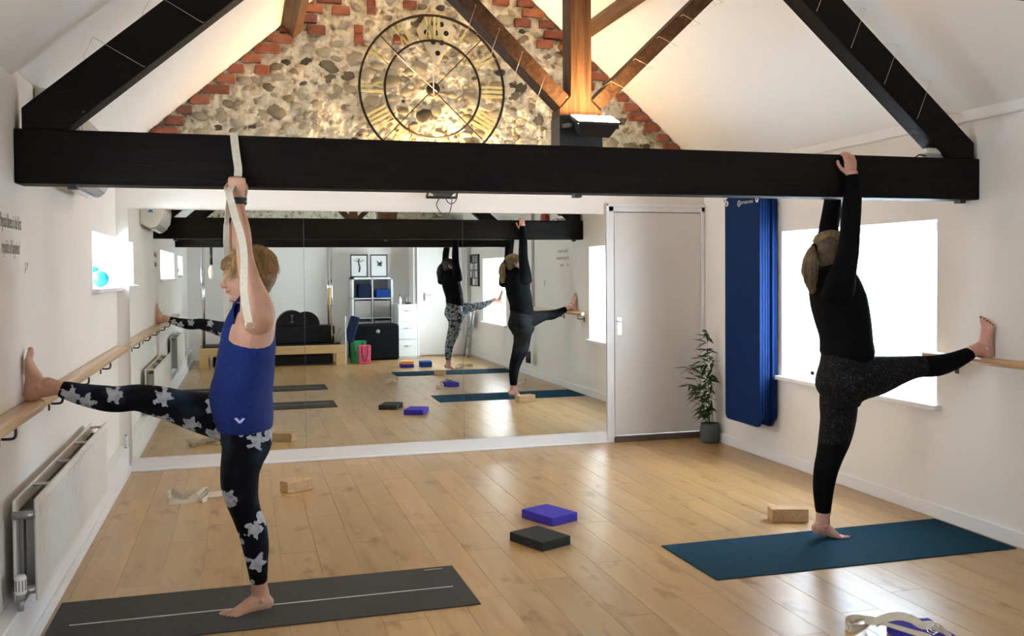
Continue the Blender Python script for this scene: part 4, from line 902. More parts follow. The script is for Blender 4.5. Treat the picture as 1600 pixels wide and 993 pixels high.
# ------------------------------------------------------------ mats
def floor_mat(name, label, quad, h, m_, group, extras=None):
    c = sum((Vector((*p, 0)) for p in quad), Vector())/4
    t = thing(name, label, 'mat', (c.x, c.y, 0), group)
    MB().prism([(*p, .0006) for p in quad], (0, 0, h)).build('mat_body', m_, t, bevel=.0015)
    return t
g = floor_mat('exercise_mat', 'teal rubber mat under the woman in black', [(2.150, 3.985), (3.90, 3.975), (3.905, 4.590), (2.140, 4.575)], .005, M['teal'], 'exercise mats on the floor')
g = floor_mat('exercise_mat', 'grey mat with a pale centre line under the woman in blue', [(-.80, 4.0), (1.0, 4.008), (.994, 4.577), (-.80, 4.575)], .005, M['greymat'], 'exercise mats on the floor')
MB().box((-.72, 4.262, .0056), (.93, 4.272, .0062)).build('centre_line', M['lineprint'], g)
tg = MB().box((.835, 4.525, .0056), (.945, 4.552, .0068)).build('label_tag', M['mattag'], g)
b = MB()
for i in range(9): b.box((.845+i*.0105, 4.534, .0068), (.852+i*.0105, 4.543, .0071))
b.build('tag_print', M['lineprint'], tg)
MB().box((-.70, 4.46, .0056), (-.66, 4.475, .007)).build('snag', M['mattag'], g)
floor_mat('exercise_mat', 'teal mat under the dark-haired woman, seen in the mirror', [(2.10, 1.19), (3.85, 1.22), (3.85, 1.82), (2.10, 1.75)], .005, M['teal'], 'exercise mats on the floor')
g = floor_mat('exercise_mat', 'empty grey mat seen in the mirror behind the first grey one', [(-.75, 2.38), (1.033, 2.385), (1.034, 2.957), (-.75, 2.95)], .005, M['greymat'], 'exercise mats on the floor')
MB().box((-.68, 2.66, .0056), (.96, 2.67, .0062)).build('centre_line', M['lineprint'], g)

# ------------------------------------------------------------ blocks
def block(label, c, sx, sy, sz, ang, m_, z0=0.0, name='foam_block', cat='block', group='yoga blocks'):
    Mx = Matrix.Translation((c[0], c[1], z0)) @ Matrix.Rotation(ang, 4, 'Z')
    b = MB(); b.rbox((-sx/2, -sy/2, 0.0005), (sx/2, sy/2, sz), .004, Mx)
    return tag(b.build(name, m_, at=(c[0], c[1], z0), bevel=.0015), label, cat, group)
def ang_of(p, q): return math.atan2(q[1]-p[1], q[0]-p[0])
block('charcoal foam block on the floor, nearest the camera of the pair', (1.540, 4.835), .205, .275, .05, ang_of((1.522, 4.674), (1.693, 4.741))+.03, M['greyfoam'])
block('violet foam block on the floor behind the charcoal one', (1.742, 5.28), .205, .275, .052, ang_of((1.711, 5.109), (1.896, 5.196))-.02, M['purple'])
block('cork block on the floor near the mirror, right of the woman in blue', (.335, 6.515), .20, .10, .075, ang_of((.293, 6.408), (.459, 6.526))-.08, M['cork'], name='cork_block')
block('cork block on the floor behind the standing foot of the woman in black', (3.075, 4.83), .215, .105, .078, -.30, M['cork'], name='cork_block')
block('cork block beside the far teal mat, seen in the mirror', (2.72, 1.78), .15, .10, .075, .45, M['cork'], name='cork_block')
block('violet block under an orange one, seen in the mirror', (2.46, .46), .21, .28, .05, .1, M['purple'])
block('orange block lying on a violet one, seen in the mirror', (2.47, .45), .20, .26, .05, .16, M['orange'], .0505)
block('blue block on the floor right of the orange one, seen in the mirror', (2.75, .50), .18, .26, .085, .08, M['bluefoam'])
vb_ = block('violet block under a tangled strap at the bottom right edge', (2.575, 3.10), .185, .20, .05, -.16, M['purple'])
# straps on the floor
def strap(label, parts, wd=.036, buckle=None):
    t = thing('yoga_strap', label, 'strap', tuple(Vector(parts[0][0][0])*1), 'cotton straps on the floor')
    for pts_, wdir in parts: MB().ribbon(pts_, wd, wdir, .0013).build('webbing', M['cotton'], t)
    if buckle:
        b = MB()
        for k in range(2): b.tube([(buckle[0]+.02*math.cos(a*PI/8)+k*.012, buckle[1]+.014*math.sin(a*PI/8), buckle[2]+k*.005+.010*math.sin(a*PI/8)) for a in range(17)], .003, 6)
        b.build('ring_buckle', M['chrome'], t)
    return t
q = [(-0.475, 6.4, 0.04), (-0.485, 6.44, 0.052), (-0.467, 6.52, 0.045), (-0.434, 6.5, 0.039), (-0.4, 6.45, 0.023), (-0.351, 6.42, 0.026), (-0.296, 6.44, 0.034), (-0.257, 6.48, 0.056), (-0.236, 6.44, 0.047), (-0.259, 6.4, 0.024), (-0.286, 6.38, 0.014)]
q2 = [(-0.316, 6.54, 0.03), (-0.382, 6.56, 0.026), (-0.437, 6.54, 0.013), (-0.475, 6.4, 0.027), (-0.457, 6.36, 0.014), (-0.371, 6.36, 0.008), (-0.301, 6.38, 0.015), (-0.263, 6.42, 0.028), (-0.2, 6.44, 0.027), (-0.136, 6.46, 0.026)]
strap('tangled cream cotton strap on the floor, left of the woman in blue', [(q, (.1, .3, 1)), (q2, (0, .5, .9)), ([(v[0]+.03, v[1]+.10, .006) for v in q2[3:]], (0, 1, .1)), ([(-0.349, 6.38, 0.018), (-0.302, 6.4, 0.035), (-0.264, 6.44, 0.057), (-0.236, 6.46, 0.055), (-0.239, 6.4, 0.022), (-0.268, 6.34, 0.009)], (.2, .5, .8))])
q = [(2.358, 3.27, -0.0), (2.374, 3.3, 0.024), (2.458, 3.36, 0.007), (2.521, 3.36, -0.008), (2.54, 3.34, -0.012), (2.451, 3.28, -0.004), (2.369, 3.26, 0.013), (2.365, 3.28, 0.022)]
q2 = [(2.453, 3.282, 0.03), (2.441, 3.185, 0.058), (2.476, 3.123, 0.056), (2.508, 3.051, 0.056), (2.535, 2.977, 0.058), (2.615, 2.967, 0.03)]
q3 = [(2.422, 3.185, 0.055), (2.468, 3.173, 0.075), (2.506, 3.141, 0.09), (2.54, 3.108, 0.085), (2.561, 3.079, 0.07), (2.597, 3.068, 0.07), (2.615, 3.036, 0.062), (2.61, 2.975, 0.05)]
strap('cream strap with ring buckle tangled over a violet block at the bottom right edge', [(q, (.1, .35, 1)), (q2, (.3, 1, .1)), (q3, (.1, .7, .7))], .034, (2.562, 3.023, 0.07))
def coil(label, c, s=1.0):
    q = [(c[0]+s*(.02+.06*math.cos(t*.9)+.01*t), c[1]+s*.05*math.sin(t*.9), .020+.012*math.sin(t*1.7)+.004*t) for t in range(12)]
    strap(label, [(q, (.1, .2, 1))], .034)
coil('coiled cream strap lying alone, seen in the mirror', (1.83, 2.56)); coil('cream strap heaped behind the far teal mat, seen in the mirror', (3.12, 1.02), 1.8)
coil('small cream strap behind the woman in black, seen in the mirror', (3.47, 3.25), .6)

# ------------------------------------------------------------ hanging blue mats
for i in range(6):
    x0 = 3.765+i*.027; y0, y1 = 6.300+.006*((i*5) % 4), 6.830; z0, z1 = .275+.012*((i*3) % 4), 2.06
    r = .05; poly = []
    for cx_, cz_, a0 in ((y1-r, z1-r, 0), (y0+r, z1-r, 90), (y0+r, z0+r, 180), (y1-r, z0+r, 270)):
        for k in range(5): a = math.radians(a0+k*22.5); poly.append((x0, cx_+r*math.cos(a), cz_+r*math.sin(a)))
    t = thing('hanging_mat', ['outermost dark blue mat of the stack hung by the window, with printed emblem', 'second', 'third', 'fourth', 'fifth', 'sixth'][i] if i == 0 else '%s blue mat in from the room in the stack hung beside the window' % ['', 'second', 'third', 'fourth', 'fifth', 'innermost'][i], 'mat', (x0+.012, 6.56, z0), 'blue mats hung on the right wall')
    MB().prism(poly, (.0235, 0, 0)).build('mat_body', M['bluemat'], t, bevel=.006)
    if i == 0:
        for yy_ in (6.795, 6.335):
            e = MB().lathe((x0-.001, yy_, 2.012), [(.010, 0), (.022, -.002), (.024, .002)], 20, 'X'); e.build('eyelet', M['chrome'], t)
        e = MB().lathe((x0-.0015, 6.60, 2.0), [(.021, -.0005), (.0255, -.0005), (.0255, .001), (.021, .001)], 24, 'X'); e.box((x0-.002, 6.585, 1.99), (x0-.0005, 6.615, 1.995)); e.box((x0-.002, 6.598, 1.985), (x0-.0005, 6.603, 2.018))
        e.build('printed_emblem', M['lineprint'], t); front_mat = t; fx0 = x0
for yy_ in (6.795, 6.335):
    hk = thing('wall_hook', 'chrome mat hook on the right wall, %s the window' % ('nearer the door than' if yy_ > 6.5 else 'nearer'), 'hook', (XR, yy_, 2.02), 'hooks holding the mats')
    MB().cyl((XR, yy_, 2.03), (3.74, yy_, 2.03), .006).cyl((3.745, yy_, 2.03), (3.735, yy_, 2.055), .006).build('rod', M['chrome'], hk)
    MB().box((XR-.008, yy_-.02, 1.99), (XR-.0005, yy_+.02, 2.07)).build('back_plate', M['gloss'], hk)
def text(s, name, m_, loc, rot, size, parent=None, ext=.0006, ax=1.0):
    cu = bpy.data.curves.new('t', 'FONT'); cu.body = s; cu.size = size; cu.extrude = ext; cu.align_x = 'LEFT'; cu.shear = 0.25 if ax != 1 else 0
    o = bpy.data.objects.new('t', cu); C.objects.link(o); dg = bpy.context.evaluated_depsgraph_get()
    me = bpy.data.meshes.new_from_object(o.evaluated_get(dg)); bpy.data.objects.remove(o)
    me.materials.clear(); me.materials.append(m_); me.name = name
    return link(name, me, parent, loc, rot, (1, 1, 1) if ax == 1 else (ax, 1, 1))
text('FITNESS-MAD', 'lettering', M['lineprint'], (fx0-.0012, 6.57, 1.992), (PI/2, 0, -PI/2), .030, front_mat, .0003)

# ------------------------------------------------------------ wall lettering
wl = thing('wall_lettering', 'grey script quotation on the left wall above the raised foot', 'lettering', (XL, 4.2, 1.6))
for s, y, z, sz in (('Physical fitness is the first', 4.03, 1.668, .082), ("requisite of happiness'", 4.05, 1.565, .082), ('J. P', 4.45, 1.50, .05)):
    text(s, 'lettering', M['ink'], (XL+.0008, y, z), (PI/2, 0, PI/2), sz, wl, .0004, .43 if sz > .06 else .9)
wl = thing('wall_lettering', 'three short lines of grey script on the right wall, seen in the mirror', 'lettering', (XR, 3.6, 1.6))
for s, y, z in (('Change happens', 3.90, 1.72), ('through movement', 3.92, 1.63), ('and       heals', 3.92, 1.54)):
    text(s, 'lettering', M['ink'], (XR-.0008, y, z), (PI/2, 0, -PI/2), .07, wl, .0004, .9)

# ------------------------------------------------------------ barres
def rail(name, label, s, y0, y1, z, brk):
    X = XL if s == 'L' else XR; sg = 1 if s == 'L' else -1
    t = thing(name, label, 'handrail', (X, (y0+y1)/2, z), 'wooden barres')
    if s == 'L':
        q = [(0.004, -.024), (.072, -.024), (.083, -.013), (.086, .004), (.080, .018), (.066, .024), (.045, .0235), (.043, .018), (.004, .018)]
        MB().prism([(X+sg*a, y0, z+c) for a, c in q], (0, y1-y0, 0)).build('rail', M['barre'], t, bevel=.003)
    else:
        MB().tube([(X-.085, y0, z), (X-.085, y0+.004, z), (X-.085, y1-.004, z), (X-.085, y1, z)], [.017, .022, .022, .017], 20).build('rail', M['barre'], t)
    for y in brk:
        xo = X+sg*.062 if s == 'L' else X+sg*.085
        b = MB().tube(crv([Vector((xo, y, z-.022)), Vector((xo, y, z-.055)), Vector((xo-sg*.012, y, z-.068)), Vector((X+sg*.012, y, z-.068))], 4), .0055, 8)
        b.box((min(X, X+sg*.006), y-.012, z-.10), (max(X, X+sg*.006), y+.012, z-.045)).build('bracket', M['bracket'], t)
    return t
rail('barre_rail', 'near beech barre on the left wall, under the raised foot', 'L', 1.6, 4.36, .925, (2.2, 3.2, 3.93))
rail('barre_rail', 'far beech barre on the left wall, running to the mirror', 'L', 4.36, 7.42, .932, (4.9, 5.7, 6.6))
rail('barre_rail', 'round beech barre on the right wall under the foot of the woman in black', 'R', 2.43, 4.62, .975, (2.6, 3.72, 4.45))

# ------------------------------------------------------------ radiators
def radiator(label, y0, y1, z0, z1, valve=True):
    t = thing('radiator', label, 'radiator', (XL, (y0+y1)/2, z0), 'white panel radiators')
    X0, X1 = XL+.035, -.775
    for x0, x1, nm in ((X0, X0+.012, 'back_panel'), (X1-.012, X1, 'front_panel')):
        b = MB().rbox((x0, y0, z0), (x1, y1, z1), .004); b.build(nm, M['radpaint'], t)
    n = int((y1-y0)/.042); r = MB()
    for i in range(n):
        y = y0+.03+i*(y1-y0-.06)/n
        r.add([(X1-.001, y, z0+.03), (X1+.0035, y+.006, z0+.035), (X1+.0035, y+.016, z0+.035), (X1-.001, y+.022, z0+.03), (X1-.001, y, z1-.03), (X1+.0035, y+.006, z1-.035), (X1+.0035, y+.016, z1-.035), (X1-.001, y+.022, z1-.03)],
              [(0, 1, 5, 4), (1, 2, 6, 5), (2, 3, 7, 6), (4, 5, 6, 7), (0, 3, 2, 1)])
    r.build('pressed_ribs', M['radpaint'], t)
    f = MB(); k = 0; y = y0+.05
    while y < y1-.05:
        f.add([(X0+.014, y, z0+.03), (X1-.014, y, z0+.03), (X1-.014, y, z1-.05), (X0+.014, y, z1-.05), (X0+.014, y+.002, z0+.03), (X1-.014, y+.002, z0+.03), (X1-.014, y+.002, z1-.05), (X0+.014, y+.002, z1-.05)], [(0, 1, 2, 3), (4, 7, 6, 5), (3, 2, 6, 7), (0, 4, 5, 1)]); y += .018
    fo = f.build('convector_fins', M['grey_metal'], t); fo['kind'] = 'stuff'
    for y in (y0+.33, y0+.83, y0+1.33, y1-.1):
        if y < y1: MB().cyl((X0, y, z1-.012), (X1-.005, y, z1-.012), .008, 8).build('cross_bar', M['radpaint'], t)
    MB().cyl((X0, y0-.005, z1-.06), (X1-.01, y0-.005, z1-.06), .016).cyl((X0, y0-.005, z0+.05), (X1-.01, y0-.005, z0+.05), .016).build('end_fitting', M['grey_metal'], t)
    MB().box(((X0+X1)/2-.004, y0-.004, z0+.06), ((X0+X1)/2+.004, y0+.004, z1-.05)).build('end_channel', M['black'], t)
    if valve:
        vx, vy = (X0+X1)/2-.008, y0-.055
        v = MB().lathe((vx, vy, z0+.07), [(.001, .055), (.019, .052), (.022, .04), (.022, -.01), (.018, -.02), (.001, -.02)], 20).build('valve_head', M['gloss'], t)
        sl_ = MB()
        for i in range(12):
            a = i*PI/6; sl_.box((-.0012, .0205, -.004), (.0012, .0232, .038), Matrix.Translation((vx, vy, z0+.07)) @ Matrix.Rotation(a, 4, 'Z'))
        sl_.build('valve_slots', M['black'], v)
        MB().cyl((vx, vy, z0+.05), (vx, vy, z0+.028), .017).cyl((vx, vy, z0+.03), (vx, vy, z0-.012), .011).cyl((vx, vy, z0+.012), (vx, y0, z0+.012), .009).build('valve_body', M['grey_metal'], t)
        MB().cyl((vx, vy, z0-.012), (vx, vy, .20), .0085).cyl((vx+.0, vy, .2), (vx+.0, vy, .2), .009).build('pipe', M['gloss'], t)
    return t
radiator('white double panel radiator on the left wall below the near barre', 3.97, 5.92, .215, .615)
radiator('white radiator further back on the left wall, seen in the mirror', 1.35, 2.75, .28, .70)
# coiled white valve by the corner
t = thing('pipe_valve', 'small ribbed white valve at the left end of the mirror', 'valve', (-.845, 7.38, .20))
b = MB()
for k in range(5): b.lathe((-.842, 7.40, .215+k*.016), [(.010, -.007), (.019, 0), (.010, .007)], 16)
b.build('ribbed_body', M['gloss'], t); MB().cyl((-.842, 7.40, .18), (-.842, 7.40, .30), .009).build('stem', M['grey_metal'], t)
# ------------------------------------------------------------ air conditioner
t = thing('air_conditioner', 'ivory wall air conditioner above the beam on the left wall', 'air conditioner', (XL, 5.3, 1.93))
prof = [(0, 1.945), (.08, 1.905), (.14, 1.92), (.19, 1.99), (.205, 2.10), (.17, 2.25), (.10, 2.325), (0, 2.33)]
MB().prism([(XL+.002+a, 4.70, z) for a, z in prof], (0, 1.06, 0)).build('casing', M['acw'], t, bevel=.008)
for k in range(2): MB().prism([(XL+.085+k*.045, 4.76, 1.903+.012*k), (XL+.122+k*.045, 4.76, 1.909+.035*k), (XL+.122+k*.045, 4.76, 1.902+.035*k), (XL+.085+k*.045, 4.76, 1.896+.012*k)], (0, .94, 0)).build('louvre', M['acgrey'], t)
MB().prism([(XL+.203, 4.72, 2.08), (XL+.210, 4.72, 2.10), (XL+.180, 4.72, 2.24), (XL+.170, 4.72, 2.24)], (0, 1.0, 0)).build('front_grille', M['acgrey'], t)
MB().prism([(XL+.07, 5.7605, 2.05), (XL+.12, 5.7605, 2.05), (XL+.095, 5.7605, 2.095)], (0, .002, 0)).build('sticker', M['bsticker'], t)
# balls on the sill
for lab, c, r in (('larger blue exercise ball on the niche sill in the left corner', (-.97, 7.20, 1.389+.06), .06), ('smaller blue ball behind the larger one on the niche sill', (-1.03, 7.285, 1.389+.11), .048)):
    tag(MB().ell(c, (r, r, r), 32, 20).build('exercise_ball', M['ball'], at=(c[0], c[1], c[2]-r)), lab, 'ball', 'balls on the window sill')
# emergency light on the beam
t = thing('emergency_light', 'small white emergency light sitting on the right end of the tie beam', 'light', (3.685, 4.36, 2.084))
MB().rbox((3.62, 4.32, 2.108), (3.75, 4.40, 2.14), .008).build('cover', M['acw'], t); MB().box((3.64, 4.33, 2.0835), (3.73, 4.39, 2.108)).build('base', M['acgrey'], t)
MB().tube(crv([Vector((3.64, 4.36, 2.10)), Vector((3.60, 4.36, 2.105)), Vector((3.57, 4.36, 2.088))], 4), .004, 6).build('cable', M['black'], t)

# ------------------------------------------------------------ bamboo in pot
t = thing('potted_bamboo', 'thin-stemmed bamboo in a slate-grey pot between the door and the blue mats', 'plant', (3.845, 7.24, 0))
prof = [(.001, .002), (.066, .002), (.076, .018), (.084, .06), (.085, .10), (.078, .145), (.074, .168), (.068, .168), (.072, .14), (.001, .14)]
MB().lathe((3.845, 7.24, 0), prof, 36).build('pot', M['pot'], t); MB().lathe((3.845, 7.24, 0), [(.001, .150), (.07, .147)], 20).build('soil', M['soil'], t)
lf = MB(); lf.add([(0, 0, 0), (.030, .0075, .002), (.030, -.0075, .002), (.065, .0085, -.002), (.065, -.0085, -.002), (.125, 0, -.014), (.03, 0, -.002), (.065, 0, -.006)],
                  [(0, 6, 1), (0, 2, 6), (1, 6, 7, 3), (6, 2, 4, 7), (3, 7, 5), (7, 4, 5)], True)
lm = lf.mesh('leaf'); lm.materials.append(M['leaf'])
rr = random.Random(11)
tips = [(3.854, 7.22, 0.941), (3.89, 7.22, 0.803), (3.781, 7.22, 0.724), (3.63, 7.22, 0.674), (3.588, 7.22, 0.513), (3.871, 7.22, 0.556), (3.684, 7.22, 0.591), (3.902, 7.22, 0.665), (3.648, 7.22, 0.374)]
for i, tp in enumerate(tips):
    p0 = Vector((3.845+rr.uniform(-.03, .03), 7.24+rr.uniform(-.03, .03), .15)); tp = Vector(tp); tp.y = 7.24+rr.uniform(-.12, .08)
    mid = (p0*.5+tp*.5)+Vector((0, 0, .06)); mid.x = p0.x*.6+tp.x*.4
    pc = crv([p0, p0*.7+mid*.3+Vector((0, 0, .02)), mid, tp], 6); s_ = MB().tube(pc, [.0035*(1-.7*k/(len(pc)-1)) for k in range(len(pc))], 6).build('stem', M['stem'], t)
    for k in range(5, len(pc)):
        for q_ in range(3 if k > 9 else 2):
            a = rr.uniform(0, 2*PI); el = rr.uniform(-.4, .6)
            if len([1 for o in t.children if o.name.startswith('leaf')]) < 190:
                sc_ = rr.uniform(.75, 1.2); p = pc[k]
                if p.x+math.cos(a)*.12*sc_ > XR-.02: a = PI-a
                if p.y+math.sin(a)*.12*sc_ > YE-.04: a = -a
                link('leaf', lm, t, p, (rr.uniform(-.6, .6), el, a), (sc_, sc_*rr.uniform(1.2, 1.7), sc_))

# ------------------------------------------------------------ behind the camera, seen in the mirror
# trapeze table (reformer with frame)
t = thing('reformer_table', 'maple-framed exercise table with black upholstery along the back, seen in the mirror', 'exercise table', (.48, -.6, 0))
x0, x1, ya, yb_ = -.66, 1.58, -.95, -.25
MB().box((x0, yb_-.04, .19), (x1, yb_, .325)).build('front_rail', M['woodframe'], t, bevel=.004); MB().box((x0, ya, .19), (x1, ya+.04, .325)).build('back_rail', M['woodframe'], t)
for xa, ya_ in ((x0, yb_-.04), (x1-.14, yb_-.04), (x0, ya), (x1-.14, ya)): MB().box((xa, ya_, 0), (xa+.14, ya_+.04, .19)).build('leg', M['woodframe'], t)
MB().rbox((x0+.05, ya+.05, .26), (x1-.05, yb_-.05, .345), .02).build('mattress', M['blackpvc'], t)
MB().box((x0+.2, ya+.1, .02), (x1-.18, yb_-.12, .17)).build('storage_box', M['blackpvc'], t, bevel=.01)
for px_, nm in ((-.60, 0), (1.38, 1)):
    for yy_ in (-.9, -.33):
        MB().cyl((px_, yy_, .325), (px_, yy_, 2.0), .019).build('upright_pole', M['chrome'], t)
for yy_ in (-.9, -.33): MB().cyl((-.60, yy_, 2.0), (1.38, yy_, 2.0), .019).build('top_pole', M['chrome'], t)
MB().cyl((-.60, -.9, .95), (-.60, -.33, .95), .014).build('cross_pole', M['chrome'], t)
MB().tube([(1.34, -.30, 1.25), (1.345, -.30, .97)], .022, 12).build('wooden_bar', M['woodframe'], t)
fh = thing('fleece_loop', 'cream fleece loop hanging on a black strap, seen in the mirror', 'strap', (-.46, -.33, 1.3))
MB().cyl((-.46, -.33, 1.98), (-.46, -.33, 1.62), .022).build('hanger', M['black'], fh); MB().ell((-.46, -.33, 1.50), (.045, .03, .115)).build('fleece', M['fleece'], fh)
t = thing('padded_box', 'long black padded box standing on the exercise table, seen in the mirror', 'box', (.97, -.6, .345))
MB().rbox((.50, -.80, .346), (1.43, -.40, .63), .02).build('box_body', M['blackpvc'], t)
for i, (xc, r, yy_) in enumerate(((.76, .25, -.70), (1.0, .22, -.75))):
    q = [(xc+r*math.cos(PI*k/20), yy_, .632+r*math.sin(PI*k/20)) for k in range(21)]
    a = thing('padded_arc', ['larger black half-round cushion with a grey mark on the padded box', 'smaller black half-round cushion behind the larger one'][i], 'cushion', (xc, yy_, .632), 'half-round cushions')
    MB().prism(q, (0, .05 if i else .30, 0)).build('arc_body', M['blackpvc'], a, bevel=.005)
    if i == 0: MB().box((xc-.005, -.3995, .70), (xc+.006, -.398, .80)).box((xc-.025, -.3995, .80), (xc+.025, -.398, .81)).box((xc-.025, -.3995, .69), (xc+.025, -.398, .70)).build('printed_mark', M['grey_metal'], a)
t = tag(MB().rbox((-.075, -.56, 0), (.075, -.45, .42), .02, Matrix.Translation((1.66, 0, .36)) @ Matrix.Rotation(.30, 4, 'Y')).build('folded_mat', M['navybox'], at=(1.70, -.5, .346)), 'navy mat leaning at the end of the exercise table, seen in the mirror', 'mat')
t = thing('folding_frame', 'grey metal folding frame on the end of the exercise table, seen in the mirror', 'frame', (1.5, -.33, .346))
b = MB()
for dx in (0, .10): b.beam((1.42+dx, -.33, .35), (1.52+dx, -.33, .60), .012, .02, (0, 1, 0))
b.beam((1.40, -.33, .50), (1.46, -.33, .36), .012, .014, (0, 1, 0)); b.build('frame_bars', M['grey_metal'], t)
tag(MB().box((1.59, -.40, 0.001), (1.61, -.30, .78)).build('white_board', M['white'], at=(1.60, -.35, 0)), 'narrow white board upright beside the exercise table, seen in the mirror', 'board')
# cube shelf
t = thing('cube_shelf', 'white cube shelf against the back wall, seen in the mirror', 'shelf', (2.2, -1.6, 0))
sx0, sx1, sy0, sy1 = 1.83, 2.55, -1.80, -1.42
b = MB(); 
for xx in (sx0, (sx0+sx1)/2-.009, sx1-.035): b.box((xx, sy0, 0), (xx+(.018 if xx == (sx0+sx1)/2-.009 else .035), sy1, 1.40))
b.build('uprights', M['white'], t)
for zz in (0.0, .34, .68, 1.02, 1.365): MB().box((sx0, sy0, zz), (sx1, sy1, zz+(.018 if 0 < zz < 1.3 else .035))).build('shelf_board', M['white'], t)
MB().box((sx0, sy0-.005, 0), (sx1, sy0, 1.4)).build('back_panel', M['grey_metal'], t)
for lab, a, c, z, h, m_ in (('tall navy tub in the top left cube, seen in the mirror', 1.95, 2.15, 1.039, .24, 'navybox'), ('low navy box in the top right cube, seen in the mirror', 2.26, 2.50, 1.039, .15, 'bluefoam'),
    ('grey fabric box in the middle left cube', 1.875, 2.17, .699, .29, 'greybox'), ('grey fabric box in the middle right cube', 2.21, 2.50, .699, .29, 'greybox'),
    ('grey fabric box in the lower left cube', 1.875, 2.17, .359, .26, 'greybox'), ('grey fabric box in the lower right cube', 2.21, 2.50, .359, .28, 'greybox')):
    tag(MB().rbox((a, sy0+.02, z), (c, sy1-.01, z+h), .01).build('storage_box', M[m_], at=((a+c)/2, -1.6, z)), lab, 'box', 'boxes in the cube shelf')
for lab, xc in (('left framed ink drawing on the cube shelf, upright figure, seen in the mirror', 1.97), ('right framed ink drawing on the cube shelf, splayed blot, seen in the mirror', 2.315)):
    t = thing('framed_picture', lab, 'picture', (xc, -1.50, 1.401), 'framed drawings on the shelf')
    b = MB(); b.box((xc-.15, -1.51, 1.402), (xc+.15, -1.49, 1.42)).box((xc-.15, -1.51, 1.78), (xc+.15, -1.49, 1.80)).box((xc-.15, -1.51, 1.42), (xc-.135, -1.49, 1.78)).box((xc+.135, -1.51, 1.42), (xc+.15, -1.49, 1.78)); b.build('frame', M['black'], t)
    pp = MB().box((xc-.135, -1.506, 1.42), (xc+.135, -1.498, 1.78)).build('print', M['paper'], t)
    rg = random.Random(int(xc*100)); b = MB()
    if xc < 2.1:
        b.tube(crv([Vector((xc, -1.4975, 1.49)), Vector((xc+.012, -1.4975, 1.58)), Vector((xc-.008, -1.4975, 1.66)), Vector((xc+.005, -1.4975, 1.73))], 4), [.014]*4+[.012]*4+[.009]*4+[.004], 6)
        for k in range(14): a = rg.uniform(-.3, PI+.3); b.tube([(xc, -1.4975, 1.67), (xc+.05*math.cos(a), -1.4975, 1.68+.03*math.sin(a)), (xc+.10*math.cos(a), -1.4975, 1.70+.045*math.sin(a))], [.003, .002, .001], 4)
    else:
        for k in range(26): a = rg.uniform(0, 2*PI); l_ = rg.uniform(.03, .09); b.tube([(xc, -1.4975, 1.63), (xc+l_*.6*math.cos(a), -1.4975, 1.64+l_*.5*math.sin(a)), (xc+l_*math.cos(a+.3), -1.4975, 1.64+l_*.9*math.sin(a+.3))], [.012, .006, .001], 4)
    b.build('ink_drawing', M['inkart'], pp)
# black case, bags, cabinet
t = thing('covered_case', 'large case under a black cover in front of the shelf, seen in the mirror', 'case', (2.15, -1.0, 0))
MB().rbox((1.75, -1.35, .002), (2.55, -.80, .60), .03).build('cover', M['blackcloth'], t)
MB().lathe((2.19, -.799, .49), [(.001, .003), (.03, .003), (.034, 0)], 20, 'Y').build('round_badge', M['grey_metal'], t)
def bag(label, x0, x1, y0, y1, h, m_):
    t = thing('tote_bag', label, 'bag', ((x0+x1)/2, (y0+y1)/2, 0), 'carrier bags')
    MB().prism([(x0+.01, y0, .002), (x1-.01, y0, .002), (x1, y0, h), (x0, y0, h)], (0, y1-y0, 0)).build('bag_body', M[m_], t, bevel=.01)
    for s in (.0,):
        MB().tube(crv([Vector((x0+.05, y1+.003, h)), Vector((x0+.06, y1+.006, h-.16)), Vector(((x0+x1)/2, y1+.008, h-.26)), Vector((x1-.06, y1+.006, h-.16)), Vector((x1-.05, y1+.003, h))], 4), .006, 6).build('handle', M['black'], t)
bag('pink patterned carrier bag in front of the black case, seen in the mirror', 1.80, 2.00, -.40, -.26, .30, 'pink')
bag('green bag behind the pink one, seen in the mirror', 1.70, 1.95, -.62, -.48, .36, 'green')
t = thing('filing_cabinet', 'white drawer cabinet between the shelf and the back door, seen in the mirror', 'cabinet', (2.7, -1.2, 0))
MB().box((2.56, -1.84, 0), (2.895, -1.0, .93)).build('carcass', M['white'], t, bevel=.004)
for k in range(3):
    d = MB().box((2.57, -1.0, .03+k*.30), (2.885, -.985, .315+k*.30)).build('drawer', M['white'], t, bevel=.003)
    MB().cyl((2.67, -.972, .22+k*.30), (2.78, -.972, .22+k*.30), .006).cyl((2.67, -.985, .22+k*.30), (2.67, -.972, .22+k*.30), .005).cyl((2.78, -.985, .22+k*.30), (2.78, -.972, .22+k*.30), .005).build('handle', M['chrome'], d)
t = thing('glass_jug', 'clear jug on the drawer cabinet, seen in the mirror', 'jug', (2.76, -1.1, .931)); MB().lathe((2.76, -1.1, .932), [(.001, 0), (.05, 0), (.055, .02), (.055, .13), (.05, .15), (.047, .15), (.05, .02), (.001, .005)], 20).build('jug_body', M['glass'], t)
MB().lathe((2.76, -1.1, .934), [(.001, .0), (.047, .001), (.047, .03), (.001, .03)], 20).build('contents', M['greyfoam'], t)
t = thing('bottle', 'small bottle on the drawer cabinet, seen in the mirror', 'bottle', (2.62, -1.1, .931)); MB().lathe((2.62, -1.1, .931), [(.001, 0), (.025, 0), (.027, .01), (.027, .09), (.01, .115), (.01, .14), (.001, .14)], 16).build('bottle_body', M['white'], t)
MB().lathe((2.62, -1.1, 1.072), [(.001, 0), (.012, 0), (.012, .02), (.001, .02)], 12).build('cap', M['leaf'], t)
